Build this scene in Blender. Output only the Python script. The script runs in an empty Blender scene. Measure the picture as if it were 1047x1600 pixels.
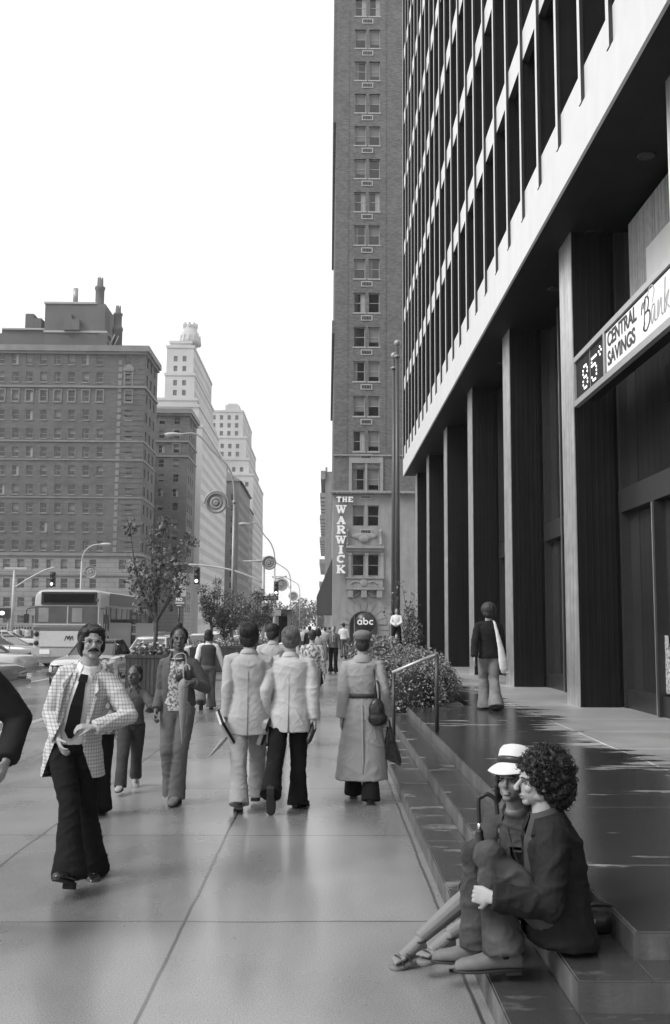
import bpy, bmesh, math, random
from mathutils import Vector, Matrix, noise, Euler
R = math.radians
random.seed(7)
sc = bpy.context.scene
# ---------------------------------------------------------------- camera, sky, sun, exposure
CAMH = 1.72
F = 1556.0
PITCH, YAW, ROLL = R(6.60), R(0.40), R(0.42)
cd = bpy.data.cameras.new('camera')
cam = bpy.data.objects.new('camera', cd)
sc.collection.objects.link(cam)
cd.sensor_fit = 'VERTICAL'; cd.sensor_height = 36.0; cd.lens = 36.0 * F / 1600.0
cd.clip_start = 0.05; cd.clip_end = 3000
RM = (Matrix.Rotation(-YAW, 4, 'Z') @ Matrix.Rotation(R(90) + PITCH, 4, 'X') @ Matrix.Rotation(ROLL, 4, 'Z'))
cam.matrix_world = Matrix.Translation((0, 0, CAMH)) @ RM
sc.camera = cam
def ray(px, py):
    return (RM.to_3x3() @ Vector(((px - 523.5) / F, (800 - py) / F, -1)))
def P(px, py, d):                       # point seen at a pixel of the photograph, at street depth d
    r = ray(px, py); return Vector((0, 0, CAMH)) + r * (d / r.y)
def G(px, py, z=0.0):                   # point seen at a pixel on a level of height z
    r = ray(px, py); return Vector((0, 0, CAMH)) + r * ((z - CAMH) / r.z)

w = bpy.data.worlds.new('World'); sc.world = w; w.use_nodes = True
nt = w.node_tree; nt.nodes.clear()
sky = nt.nodes.new('ShaderNodeTexSky'); sky.sky_type = 'NISHITA'; sky.sun_disc = False
sky.sun_elevation = R(52); sky.sun_rotation = R(-110); sky.air_density = 1.0; sky.dust_density = 8.0
bw = nt.nodes.new('ShaderNodeRGBToBW'); nt.links.new(sky.outputs[0], bw.inputs[0])
mr = nt.nodes.new('ShaderNodeMapRange'); mr.inputs['From Min'].default_value = 0; mr.inputs['From Max'].default_value = 20
mr.inputs['To Min'].default_value = 8.6; mr.inputs['To Max'].default_value = 9.8
nt.links.new(bw.outputs[0], mr.inputs['Value'])
bg = nt.nodes.new('ShaderNodeBackground'); bg.inputs['Strength'].default_value = 0.105
nt.links.new(mr.outputs[0], bg.inputs['Color'])
wo = nt.nodes.new('ShaderNodeOutputWorld'); nt.links.new(bg.outputs[0], wo.inputs['Surface'])
sl = bpy.data.lights.new('sun', 'SUN'); sl.energy = 2.0; sl.angle = R(26)
so = bpy.data.objects.new('sun', sl); sc.collection.objects.link(so)
so.rotation_euler = (R(46), 0, R(-62))
sc.view_settings.view_transform = 'Standard'; sc.view_settings.look = 'None'
sc.view_settings.exposure = 0.42; sc.view_settings.gamma = 1.0
sc.cycles.max_bounces = 6; sc.cycles.diffuse_bounces = 3; sc.cycles.glossy_bounces = 3
sc.cycles.volume_bounces = 0

# ---------------------------------------------------------------- materials (all greys: a black-and-white photograph)
MATS = {}
def mat(name, g, rough=0.7, spec=0.3, metal=0.0, var=0.15, scale=8.0, bump=0.0, bscale=60.0, kind=None, stretch=(1,1,1), **kw):
    if name in MATS: return MATS[name]
    m = bpy.data.materials.new(name); m.use_nodes = True; MATS[name] = m
    t = m.node_tree; N = t.nodes; L = t.links
    b = N['Principled BSDF']
    b.inputs['Roughness'].default_value = rough; b.inputs['Metallic'].default_value = metal
    b.inputs['Specular IOR Level'].default_value = spec
    tc = N.new('ShaderNodeTexCoord')
    mp = N.new('ShaderNodeMapping'); mp.inputs['Scale'].default_value = stretch; L.new(tc.outputs['Object'], mp.inputs[0])
    co = mp.outputs[0]
    nz = N.new('ShaderNodeTexNoise'); nz.inputs['Scale'].default_value = scale; nz.inputs['Detail'].default_value = 6
    L.new(co, nz.inputs['Vector'])
    r = N.new('ShaderNodeMapRange'); L.new(nz.outputs[0], r.inputs[0])
    r.inputs['From Min'].default_value = 0.25; r.inputs['From Max'].default_value = 0.75
    r.inputs['To Min'].default_value = g * (1 - var); r.inputs['To Max'].default_value = min(1, g * (1 + var))
    val = r.outputs[0]
    if kind == 'brick':
        sx = N.new('ShaderNodeSeparateXYZ'); L.new(tc.outputs['Object'], sx.inputs[0])
        ad = N.new('ShaderNodeMath'); L.new(sx.outputs[0], ad.inputs[0]); L.new(sx.outputs[1], ad.inputs[1])
        cb = N.new('ShaderNodeCombineXYZ'); L.new(ad.outputs[0], cb.inputs[0]); L.new(sx.outputs[2], cb.inputs[1])
        br = N.new('ShaderNodeTexBrick'); L.new(cb.outputs[0], br.inputs['Vector'])
        s = kw.get('bs', 1.0)
        br.inputs['Scale'].default_value = 1.0; br.inputs['Brick Width'].default_value = .62 * s; br.inputs['Row Height'].default_value = .2 * s
        br.inputs['Mortar Size'].default_value = .022 * s; br.inputs['Mortar Smooth'].default_value = .3
        c1 = kw.get('c1', .75); c2 = kw.get('c2', 1.25); c3 = kw.get('c3', 1.5)
        br.inputs['Color1'].default_value = (c1,) * 3 + (1,); br.inputs['Color2'].default_value = (c2,) * 3 + (1,); br.inputs['Mortar'].default_value = (c3,) * 3 + (1,)
        mu = N.new('ShaderNodeMath'); mu.operation = 'MULTIPLY'; L.new(val, mu.inputs[0]); L.new(br.outputs[0], mu.inputs[1]); val = mu.outputs[0]
    if kind == 'streak':                # weathering streaks running down
        n2 = N.new('ShaderNodeTexNoise'); n2.inputs['Scale'].default_value = 1.0; n2.inputs['Detail'].default_value = 4
        m2 = N.new('ShaderNodeMapping'); m2.inputs['Scale'].default_value = kw.get('ss', (9, 9, .35)); L.new(tc.outputs['Object'], m2.inputs[0]); L.new(m2.outputs[0], n2.inputs['Vector'])
        r2 = N.new('ShaderNodeMapRange'); L.new(n2.outputs[0], r2.inputs[0]); r2.inputs['From Min'].default_value = .3; r2.inputs['From Max'].default_value = .7
        r2.inputs['To Min'].default_value = 1 - kw.get('sv', .35); r2.inputs['To Max'].default_value = 1 + kw.get('sv', .35)
        mu = N.new('ShaderNodeMath'); mu.operation = 'MULTIPLY'; L.new(val, mu.inputs[0]); L.new(r2.outputs[0], mu.inputs[1]); val = mu.outputs[0]
    if kind == 'check':                 # woven windowpane check
        sx = N.new('ShaderNodeSeparateXYZ'); L.new(tc.outputs['Object'], sx.inputs[0])
        out = None
        for ax, fr, wd in ((0, 42, .32), (2, 42, .36), (0, 120, .5), (2, 120, .5)):
            a = N.new('ShaderNodeMath'); a.operation = 'MULTIPLY'; a.inputs[1].default_value = fr; L.new(sx.outputs[ax], a.inputs[0])
            if ax == 0:
                yy = N.new('ShaderNodeMath'); yy.operation = 'MULTIPLY'; yy.inputs[1].default_value = fr * .6; L.new(sx.outputs[1], yy.inputs[0])
                a2 = N.new('ShaderNodeMath'); L.new(a.outputs[0], a2.inputs[0]); L.new(yy.outputs[0], a2.inputs[1]); a = a2
            f = N.new('ShaderNodeMath'); f.operation = 'FRACT'; L.new(a.outputs[0], f.inputs[0])
            l = N.new('ShaderNodeMath'); l.operation = 'LESS_THAN'; l.inputs[1].default_value = wd; L.new(f.outputs[0], l.inputs[0])
            k = N.new('ShaderNodeMath'); k.operation = 'MULTIPLY'; k.inputs[1].default_value = -.30 if fr < 50 else -.12; L.new(l.outputs[0], k.inputs[0])
            k2 = N.new('ShaderNodeMath'); k2.inputs[1].default_value = 1; L.new(k.outputs[0], k2.inputs[0])
            mu = N.new('ShaderNodeMath'); mu.operation = 'MULTIPLY'; L.new(val, mu.inputs[0]); L.new(k2.outputs[0], mu.inputs[1]); val = mu.outputs[0]
    if kind == 'print':                 # blotchy printed cloth
        n2 = N.new('ShaderNodeTexNoise'); n2.inputs['Scale'].default_value = kw.get('ps', 45); n2.inputs['Detail'].default_value = 2; L.new(co, n2.inputs['Vector'])
        r2 = N.new('ShaderNodeMapRange'); L.new(n2.outputs[0], r2.inputs[0]); r2.inputs['From Min'].default_value = .44; r2.inputs['From Max'].default_value = .54
        r2.inputs['To Min'].default_value = .3; r2.inputs['To Max'].default_value = 1.0
        mu = N.new('ShaderNodeMath'); mu.operation = 'MULTIPLY'; L.new(val, mu.inputs[0]); L.new(r2.outputs[0], mu.inputs[1]); val = mu.outputs[0]
    if kind == 'leaf':                  # each leaf its own tone
        oi = N.new('ShaderNodeNewGeometry'); mu = N.new('ShaderNodeMapRange'); L.new(oi.outputs['Random Per Island'], mu.inputs[0])
        mu.inputs['To Min'].default_value = g * .45; mu.inputs['To Max'].default_value = g * 1.7; val = mu.outputs[0]
    L.new(val, b.inputs['Base Color'])
    if bump > 0:
        n3 = N.new('ShaderNodeTexNoise'); n3.inputs['Scale'].default_value = bscale; n3.inputs['Detail'].default_value = 5; L.new(co, n3.inputs['Vector'])
        bp = N.new('ShaderNodeBump'); bp.inputs['Strength'].default_value = bump; bp.inputs['Distance'].default_value = kw.get('bd', .01)
        L.new(n3.outputs[0], bp.inputs['Height']); L.new(bp.outputs[0], b.inputs['Normal'])
    if 'emit' in kw:
        b.inputs['Emission Color'].default_value = (1, 1, 1, 1); b.inputs['Emission Strength'].default_value = kw['emit']
    if 'coat' in kw: b.inputs['Coat Weight'].default_value = kw['coat']; b.inputs['Coat Roughness'].default_value = .08
    return m

def N_out(node, name, N, L):
    s_ = N.new('ShaderNodeSeparateColor'); L.new(node.outputs[name], s_.inputs[0]); return s_.outputs[0]
def wetmat(name, g, gwet, rdry, rwet, joints, patch, jd=.35, thr=(.42, .58), xdry=None, agg=.22, lines_w=.012, gum=.45, detail=7):
    """pavement: damp and drier patches, aggregate, sawn joints. joints=(ox,sx,oy,sy)"""
    m = bpy.data.materials.new(name); m.use_nodes = True; MATS[name] = m
    t = m.node_tree; N = t.nodes; L = t.links; b = N['Principled BSDF']
    geo = N.new('ShaderNodeNewGeometry'); pos = geo.outputs['Position']
    sx = N.new('ShaderNodeSeparateXYZ'); L.new(pos, sx.inputs[0])
    def M(op, a, b_=None, c=None):
        n = N.new('ShaderNodeMath'); n.operation = op
        for i, v in enumerate((a, b_, c)):
            if v is None: continue
            if isinstance(v, (int, float)): n.inputs[i].default_value = v
            else: L.new(v, n.inputs[i])
        return n.outputs[0]
    def MR(v, a, b_, c, d):
        n = N.new('ShaderNodeMapRange'); L.new(v, n.inputs[0])
        for i, q in zip(range(1, 5), (a, b_, c, d)):
            if isinstance(q, (int, float)): n.inputs[i].default_value = q
            else: L.new(q, n.inputs[i])
        return n.outputs[0]
    mp = N.new('ShaderNodeMapping'); mp.inputs['Scale'].default_value = patch; L.new(pos, mp.inputs[0])
    n1 = N.new('ShaderNodeTexNoise'); n1.inputs['Scale'].default_value = 1; n1.inputs['Detail'].default_value = detail; n1.inputs['Roughness'].default_value = .58; L.new(mp.outputs[0], n1.inputs['Vector'])
    dry = n1.outputs[0]
    if xdry: dry = M('ADD', dry, MR(sx.outputs[0], xdry[0], xdry[1], 0, .55))
    dry = MR(dry, thr[0], thr[1], 0, 1)
    n2 = N.new('ShaderNodeTexNoise'); n2.inputs['Scale'].default_value = 130; n2.inputs['Detail'].default_value = 3; L.new(pos, n2.inputs['Vector'])
    n4 = N.new('ShaderNodeTexNoise'); n4.inputs['Scale'].default_value = 1.1; n4.inputs['Detail'].default_value = 8; L.new(pos, n4.inputs['Vector'])
    base = MR(dry, 0, 1, gwet, g)
    base = M('MULTIPLY', base, MR(n2.outputs[0], .3, .7, 1 - agg, 1 + agg))
    base = M('MULTIPLY', base, MR(n4.outputs[0], .3, .7, .9, 1.1))
    # per-slab tone
    ox, sxx, oy, syy = joints
    cx = M('DIVIDE', M('SUBTRACT', sx.outputs[0], ox), sxx); cy = M('DIVIDE', M('SUBTRACT', M('ADD', sx.outputs[1], M('MULTIPLY', sx.outputs[0], -.02)), oy), syy)
    fx = M('FLOOR', cx); fy = M('FLOOR', cy)
    wn = N.new('ShaderNodeTexWhiteNoise'); cb = N.new('ShaderNodeCombineXYZ'); L.new(fx, cb.inputs[0]); L.new(fy, cb.inputs[1]); L.new(cb.outputs[0], wn.inputs['Vector'])
    base = M('MULTIPLY', base, MR(wn.outputs[0], 0, 1, .9, 1.08))
    # wobble joint edges a little
    wob = M('MULTIPLY', M('SUBTRACT', n4.outputs[0], .5), .03)
    ex = M('MULTIPLY', M('PINGPONG', M('ADD', cx, wob), .5), sxx); ey = M('MULTIPLY', M('PINGPONG', M('ADD', cy, wob), .5), syy)
    ed = M('MINIMUM', ex, ey)
    jn = MR(ed, lines_w * .6, lines_w * 1.5, jd, 1)
    vo = N.new('ShaderNodeTexVoronoi'); vo.inputs['Scale'].default_value = 2.6; L.new(pos, vo.inputs['Vector'])
    sel = MR(M('FRACT', M('MULTIPLY', N_out(vo, 'Color', N, L), 7.3)), .70, .72, 0, 1); spot = MR(vo.outputs['Distance'], .035, .06, 1, 0)
    sp_ = M('MULTIPLY', M('MULTIPLY', sel, spot), gum)
    base = M('MULTIPLY', base, M('ADD', 1, sp_))
    L.new(M('MULTIPLY', base, jn), b.inputs['Base Color'])
    ro = MR(dry, 0, 1, rwet, rdry)
    ro = M('MULTIPLY', ro, MR(n4.outputs[0], .3, .7, .85, 1.15))
    L.new(ro, b.inputs['Roughness'])
    b.inputs['Specular IOR Level'].default_value = .5
    bp = N.new('ShaderNodeBump'); bp.inputs['Strength'].default_value = .35; bp.inputs['Distance'].default_value = .004
    L.new(M('ADD', M('MULTIPLY', n2.outputs[0], .5), M('MULTIPLY', jn, 1.0)), bp.inputs['Height']); L.new(bp.outputs[0], b.inputs['Normal'])
    return m

# ---------------------------------------------------------------- objects, things, parts
C = sc.collection
def tag(o, label=None, cat=None, group=None, kind=None):
    if label: o['label'] = label
    if cat: o['category'] = cat
    if group: o['group'] = group
    if kind: o['kind'] = kind
    return o
def thing(name, label, cat, loc=(0, 0, 0), rz=0, group=None, scale=1):
    o = bpy.data.objects.new(name, None); C.objects.link(o); o.empty_display_size = .2
    o.location = loc; o.rotation_euler = (0, 0, rz)
    o.scale = (scale,) * 3
    return tag(o, label, cat, group)
def wm(o):
    if o is None: return Matrix.Identity(4)
    m = Matrix.LocRotScale(o.location, o.rotation_euler, o.scale)
    return wm(o.parent) @ m if o.parent else m
def copy_tree(o, parent=None):
    c = o.copy(); C.objects.link(c)
    if parent: c.parent = parent
    for ch in list(o.children): copy_tree(ch, c)
    return c

class MB:
    def __init__(s): s.v = []; s.f = []; s.m = []; s.sm = []
    def add(s, vs, fs, m=0, smooth=False, M=None):
        o = len(s.v)
        if M is not None: vs = [M @ Vector(v) for v in vs]
        s.v += [tuple(v) for v in vs]
        for f in fs: s.f.append(tuple(i + o for i in f)); s.m.append(m); s.sm.append(smooth)
        return s
    def box(s, x0, x1, y0, y1, z0, z1, m=0, M=None):
        return s.add([(x0,y0,z0),(x1,y0,z0),(x1,y1,z0),(x0,y1,z0),(x0,y0,z1),(x1,y0,z1),(x1,y1,z1),(x0,y1,z1)],
              [(0,3,2,1),(4,5,6,7),(0,1,5,4),(1,2,6,5),(2,3,7,6),(3,0,4,7)], m, False, M)
    def quad(s, a, b, c, d, m=0): return s.add([a,b,c,d], [(0,1,2,3)], m)
    def ring(s, c, ax, bx, a, b, n, p=2.0):
        out = []
        for i in range(n):
            t = 2 * math.pi * i / n; ct, st = math.cos(t), math.sin(t)
            e = 2.0 / p
            out.append(Vector(c) + ax * (a * math.copysign(abs(ct) ** e, ct)) + bx * (b * math.copysign(abs(st) ** e, st)))
        return out
    def loftrings(s, rings, m=0, smooth=True, caps=True, M=None):
        n = len(rings[0]); vs = [v for r in rings for v in r]; fs = []
        for k in range(len(rings) - 1):
            for i in range(n):
                j = (i + 1) % n; fs.append((k*n+i, k*n+j, (k+1)*n+j, (k+1)*n+i))
        if caps: fs.append(tuple(range(n))[::-1]); fs.append(tuple((len(rings)-1)*n + i for i in range(n)))
        return s.add(vs, fs, m, smooth, M)
    def cone(s, p1, p2, r1, r2=None, n=12, m=0, smooth=True, caps=True):
        p1 = Vector(p1); p2 = Vector(p2); r2 = r1 if r2 is None else r2
        d = (p2 - p1).normalized(); q = d.to_track_quat('Z', 'Y'); ax = q @ Vector((1,0,0)); bx = q @ Vector((0,1,0))
        return s.loftrings([s.ring(p1, ax, bx, r1, r1, n), s.ring(p2, ax, bx, r2, r2, n)], m, smooth, caps)
    def tube(s, pts, rad, n=8, m=0, caps=True, flat=1.0):
        pts = [Vector(p) for p in pts]; rs = rad if isinstance(rad, (list, tuple)) else [rad] * len(pts)
        rings = []; up = None
        for i, p in enumerate(pts):
            d = (pts[min(i+1, len(pts)-1)] - pts[max(i-1, 0)]).normalized()
            if up is None:
                up = Vector((0,0,1)) if abs(d.z) < .9 else Vector((0,1,0))
            ax = d.cross(up).normalized(); bx = ax.cross(d).normalized(); up = bx
            rings.append(s.ring(p, ax, bx, rs[i], rs[i] * flat, n))
        return s.loftrings(rings, m, True, caps)
    def ell(s, c, r, m=0, n=16, rot=None, k=10):
        c = Vector(c); Mr = rot or Matrix.Identity(3)
        vs = [c + Mr @ Vector((0,0,r[2]))]; fs = []
        for j in range(1, k):
            ph = math.pi * j / k
            for i in range(n):
                t = 2*math.pi*i/n; vs.append(c + Mr @ Vector((r[0]*math.sin(ph)*math.cos(t), r[1]*math.sin(ph)*math.sin(t), r[2]*math.cos(ph))))
        vs.append(c + Mr @ Vector((0,0,-r[2]))); L_ = len(vs) - 1
        for i in range(n):
            fs.append((0, 1+i, 1+(i+1)%n)); fs.append((L_, 1+(k-2)*n+(i+1)%n, 1+(k-2)*n+i))
        for j in range(k-2):
            for i in range(n):
                a = 1+j*n+i; b = 1+j*n+(i+1)%n; fs.append((a, a+n, b+n, b))
        return s.add(vs, fs, m, True)
    def lathe(s, prof, c=(0,0,0), n=24, m=0, M=None):
        rings = [[Vector(c) + Vector((r*math.cos(2*math.pi*i/n), r*math.sin(2*math.pi*i/n), z)) for i in range(n)] for r, z in prof]
        return s.loftrings(rings, m, True, True, M)
    def mesh(s, name, mats):
        me = bpy.data.meshes.new(name); me.from_pydata(s.v, [], s.f)
        for q in (mats if isinstance(mats, (list, tuple)) else [mats]): me.materials.append(q)
        if s.f:
            me.polygons.foreach_set('material_index', s.m); me.polygons.foreach_set('use_smooth', s.sm)
        me.update(); return me
    def build(s, name, mats, parent=None, world=False, bevel=0):
        if world and parent is not None:
            inv = wm(parent).inverted(); s.v = [tuple(inv @ Vector(v)) for v in s.v]
        o = bpy.data.objects.new(name, s.mesh(name, mats)); C.objects.link(o)
        if parent is not None: o.parent = parent
        if bevel:
            bm = bmesh.new(); bm.from_mesh(o.data)
            bmesh.ops.bevel(bm, geom=[e for e in bm.edges if e.calc_length() > bevel*2.2], offset=bevel, segments=2, affect='EDGES', clamp_overlap=True)
            bm.to_mesh(o.data); bm.free()
        return o
def inst(me, name, parent, M):
    o = bpy.data.objects.new(name, me); C.objects.link(o); o.parent = parent; o.matrix_local = M; return o

def curvy(pts, seg=8, closed=False):
    """Catmull-Rom through 2-D/3-D points"""
    pts = [Vector(p) for p in pts]; out = []; n = len(pts)
    for i in range(n - 1):
        p0 = pts[max(i-1, 0)]; p1 = pts[i]; p2 = pts[i+1]; p3 = pts[min(i+2, n-1)]
        for k in range(seg):
            t = k / seg
            out.append(.5*((2*p1) + (p2-p0)*t + (2*p0-5*p1+4*p2-p3)*t*t + (3*p1-p0-3*p2+p3)*t*t*t))
    out.append(pts[-1]); return out
def text_mb(s, size, bold=0.0, ext=.01, align='CENTER', shear=0, sx=1.0):
    c = bpy.data.curves.new('txt', 'FONT'); c.body = s; c.size = size; c.extrude = ext; c.offset = bold; c.align_x = align; c.align_y = 'CENTER'; c.shear = shear
    o = bpy.data.objects.new('txt', c); C.objects.link(o)
    bpy.context.view_layer.update()
    me = bpy.data.meshes.new_from_object(o.evaluated_get(bpy.context.evaluated_depsgraph_get()))
    mb = MB(); mb.add([(v.co.x * sx, v.co.y, v.co.z) for v in me.vertices], [tuple(p.vertices) for p in me.polygons])
    bpy.data.objects.remove(o); bpy.data.curves.remove(c); bpy.data.meshes.remove(me)
    return mb
def xf(mb, M):
    mb.v = [tuple(M @ Vector(v)) for v in mb.v]; return mb
def join(*mbs):
    r = MB()
    for q in mbs: r.add(q.v, q.f); r.m[-len(q.m):] = q.m; r.sm[-len(q.sm):] = q.sm
    return r
def frame_mat(o, x, n):   # text plane: local x -> x, local y -> world up, local z -> n
    x = Vector(x).normalized(); z = Vector(n).normalized(); y = z.cross(x)
    return Matrix.Translation(o) @ Matrix((x, y, z)).transposed().to_4x4()
# ---------------------------------------------------------------- the palette
m_side = wetmat('damp_sidewalk', .30, .17, .38, .20, (-.82, 1.52, 6.1, 2.43), (.5, .22, 1), thr=(.35, .62), lines_w=.009, jd=.22, agg=.50, gum=.8)
m_road = wetmat('wet_asphalt', .26, .16, .32, .16, (0, 400, 0, 400), (.35, .2, 1), thr=(.3, .7))
m_plaza = wetmat('wet_granite', .26, .042, .5, .16, (1.38, 1.9, 4.0, 1.85), (.9, 3.2, 1), thr=(.58, .66), xdry=(2.9, 4.7), jd=2.4, agg=.15, lines_w=.010, detail=4)  # joints paler than the slabs: wet reflection put into their colour
m_step = wetmat('wet_step_granite', .24, .055, .5, .18, (50, 100, 4.0, 1.85), (1.1, 2.6, 1), thr=(.545, .67), jd=2.5, agg=.2, lines_w=.008, detail=4.5)
for q_ in (m_side, m_road): q_.node_tree.nodes['Principled BSDF'].inputs['Coat Weight'].default_value = .7; q_.node_tree.nodes['Principled BSDF'].inputs['Coat Roughness'].default_value = .17
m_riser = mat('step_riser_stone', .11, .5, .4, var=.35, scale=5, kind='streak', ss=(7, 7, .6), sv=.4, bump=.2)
m_kerb = mat('kerb_stone', .3, .6, var=.25, scale=6, bump=.2)
m_white = mat('white_stone_panel', .66, .45, .4, var=.03, scale=2, kind='streak', ss=(3, 3, .2), sv=.035)
m_dark = mat('dark_metal_panel', .010, .42, .35, var=.3, scale=3, kind='streak', ss=(14, 14, .25), sv=.35)
m_colstrip = mat('brushed_column_metal', .72, .34, .6, metal=.8, var=.2, scale=3, kind='streak', ss=(16, 16, .3), sv=.25)
m_soffit = mat('dark_soffit', .016, .6, .2, var=.25, scale=2)
m_glass = mat('dark_glass', .02, .06, .8, var=.3, scale=.8)
m_glassb = mat('tower_glass', .10, .12, .7, var=.8, scale=.9, stretch=(1,1,.3))  # upright tone variation painted in as reflections on the glass
m_glassw = mat('bright_glass', .2, .12, .6, var=.3, scale=1.5)
m_frame = mat('window_frame_paint', .32, .5, var=.15)
m_dframe = mat('dark_frame', .03, .35, .5, var=.2)
m_blind = mat('pale_blind', .19, .8, var=.1)
m_curt = mat('patterned_curtain', .33, .9, var=.15, kind='streak', ss=(20, 20, .4), sv=.4)
m_tan = mat('hotel_brick', .155, .85, .2, var=.12, scale=.7, kind='brick', bs=.5, c1=.72, c2=1.18, c3=.7)
m_tanst = mat('hotel_limestone', .27, .75, .25, var=.12, scale=1.3, kind='streak', ss=(2, 2, .25), sv=.12, bump=.15, bscale=12)
m_brk = mat('dark_red_brick', .12, .85, .2, var=.14, scale=.35, kind='brick', bs=1.5, c1=.82, c2=1.12, c3=1.2)
m_lime = mat('grey_limestone', .26, .8, var=.12, scale=.4, kind='brick', bs=4, c1=.95, c2=1.05, c3=.72)
m_trim = mat('pale_trim', .36, .7, var=.12)
m_trimd = mat('sooty_trim', .20, .75, var=.2, scale=.5)
m_pale = mat('pale_brick', .52, .8, var=.08, scale=.3)
m_pale2 = mat('tower_limestone', .44, .8, var=.12, scale=.12)
m_grimy = mat('grimy_brick', .12, .85, var=.18, scale=.3)
m_green = mat('leaf', .12, .45, .4, kind='leaf')
m_greenb = mat('shrub_leaf', .17, .42, .45, kind='leaf')
m_bark = mat('bark', .09, .9, var=.3, scale=20, bump=.5)
m_soil = mat('planter_soil', .04, .95, var=.4, scale=20)
m_steel = mat('painted_steel', .30, .4, .5, metal=.3, var=.12, scale=6)
m_lamp = mat('lamp_housing', .42, .4, .5, var=.1)
m_black = mat('black_paint', .018, .35, .5, var=.2)
m_blackr = mat('black_rubber', .018, .75, .3, var=.3)
m_plant = mat('planter_wood', .05, .6, .4, var=.25, kind='streak', ss=(9, 9, .3), sv=.4)
m_letter = mat('white_letter', .82, .4, .4, var=.03)
m_ink = mat('sign_ink', .05, .5, var=.1)
m_inkg = mat('faded_sign_ink', .55, .5, var=.1)
m_signw = mat('lit_sign_face', .8, .3, .4, var=.03, emit=.12)
m_bulb = mat('lit_bulb', .9, .3, emit=.9)
m_signal = mat('lit_signal', .9, .3, emit=1.5)
m_alum = mat('aluminium_trim', .45, .3, .5, metal=.4, var=.08)
m_chrome = mat('chrome', .6, .12, .5, metal=1, var=.05)
m_tree = mat('park_foliage', .10, .9, .1, kind='leaf')
# ---------------------------------------------------------------- ground
def struct(name, mb, m, **k):
    o = mb.build(name, m, **k); o['kind'] = 'structure'; return o
gb = MB(); gb.quad((-600,-60,-.15), (600,-60,-.15), (600,1500,-.15), (-600,1500,-.15)); struct('road', gb, m_road)
KX = -5.3
sb = MB()
sb.box(KX+.16, .75, -6, 50.5, -.3, 0)                   # the sidewalk we stand on
sb.box(.745, 60, 22.5, 50.5, -.3, -.004)
struct('sidewalk', sb, m_side)
sb = MB(); sb.box(KX, KX+.155, -6, 50.5, -.3, .004); sb.box(KX+.16, 60, 50.5, 50.66, -.3, .004); struct('kerb', sb, m_kerb)
sb = MB(); sb.box(KX, 60, 74, 420, -.3, 0); struct('far_sidewalk', sb, m_side)
sb = MB(); sb.box(-120, -24.5, -20, 40, -.3, 0); sb.box(-120, -24.5, 60, 140, -.3, 0); sb.box(-120, -24.5, 158, 620, -.3, 0); struct('pavement', sb, m_side)
# painted crossing lines on the road
sb = MB()
for i in range(2): sb.box(-23, KX-.4, 53+i*4.5, 53.35+i*4.5, -.146, -.142)
for i in range(3): sb.box(-11.5-i*3.6+1.7, -11.4-i*3.6+1.7, -5, 50, -.146, -.142)
for i in range(2): sb.box(-23, KX-.5, 15.5+i*4, 15.65+i*4, -.146, -.142)
struct('road_marking', sb, mat('road_paint', .55, .6, var=.3, scale=3))
# ---------------------------------------------------------------- steps and plaza
ZA, ZB, ZC = CAMH-1.59, CAMH-1.46, CAMH-1.34
XA, XB, XC = .75, 1.06, 1.38
YB, YC, YA = 4.35, 4.62, 3.3
YE = 17.6
def slab(name, x0, y0, x1, y1, z0, z1, top):
    b = MB(); b.box(x0, x1, y0, y1, z0, z1)
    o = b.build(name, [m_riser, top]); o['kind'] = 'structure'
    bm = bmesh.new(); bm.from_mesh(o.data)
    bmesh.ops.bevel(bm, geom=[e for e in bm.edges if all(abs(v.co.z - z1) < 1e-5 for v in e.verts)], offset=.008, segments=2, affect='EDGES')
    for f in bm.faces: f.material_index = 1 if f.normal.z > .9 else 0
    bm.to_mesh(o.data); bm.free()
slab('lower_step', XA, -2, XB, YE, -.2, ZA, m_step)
slab('lower_step', XB, -2, 8, YB, -.2, ZA, m_step)
slab('middle_step', XB, YB, XC, YE, -.2, ZB, m_step)
slab('middle_step', XC, YB, 8, YC, -.2, ZB, m_step)
slab('plaza', XC, YC, 12, YE, -.2, ZC, m_plaza)
slab('plaza', 2.55, YE, 12, 50, -.2, ZC, m_plaza)
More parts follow.
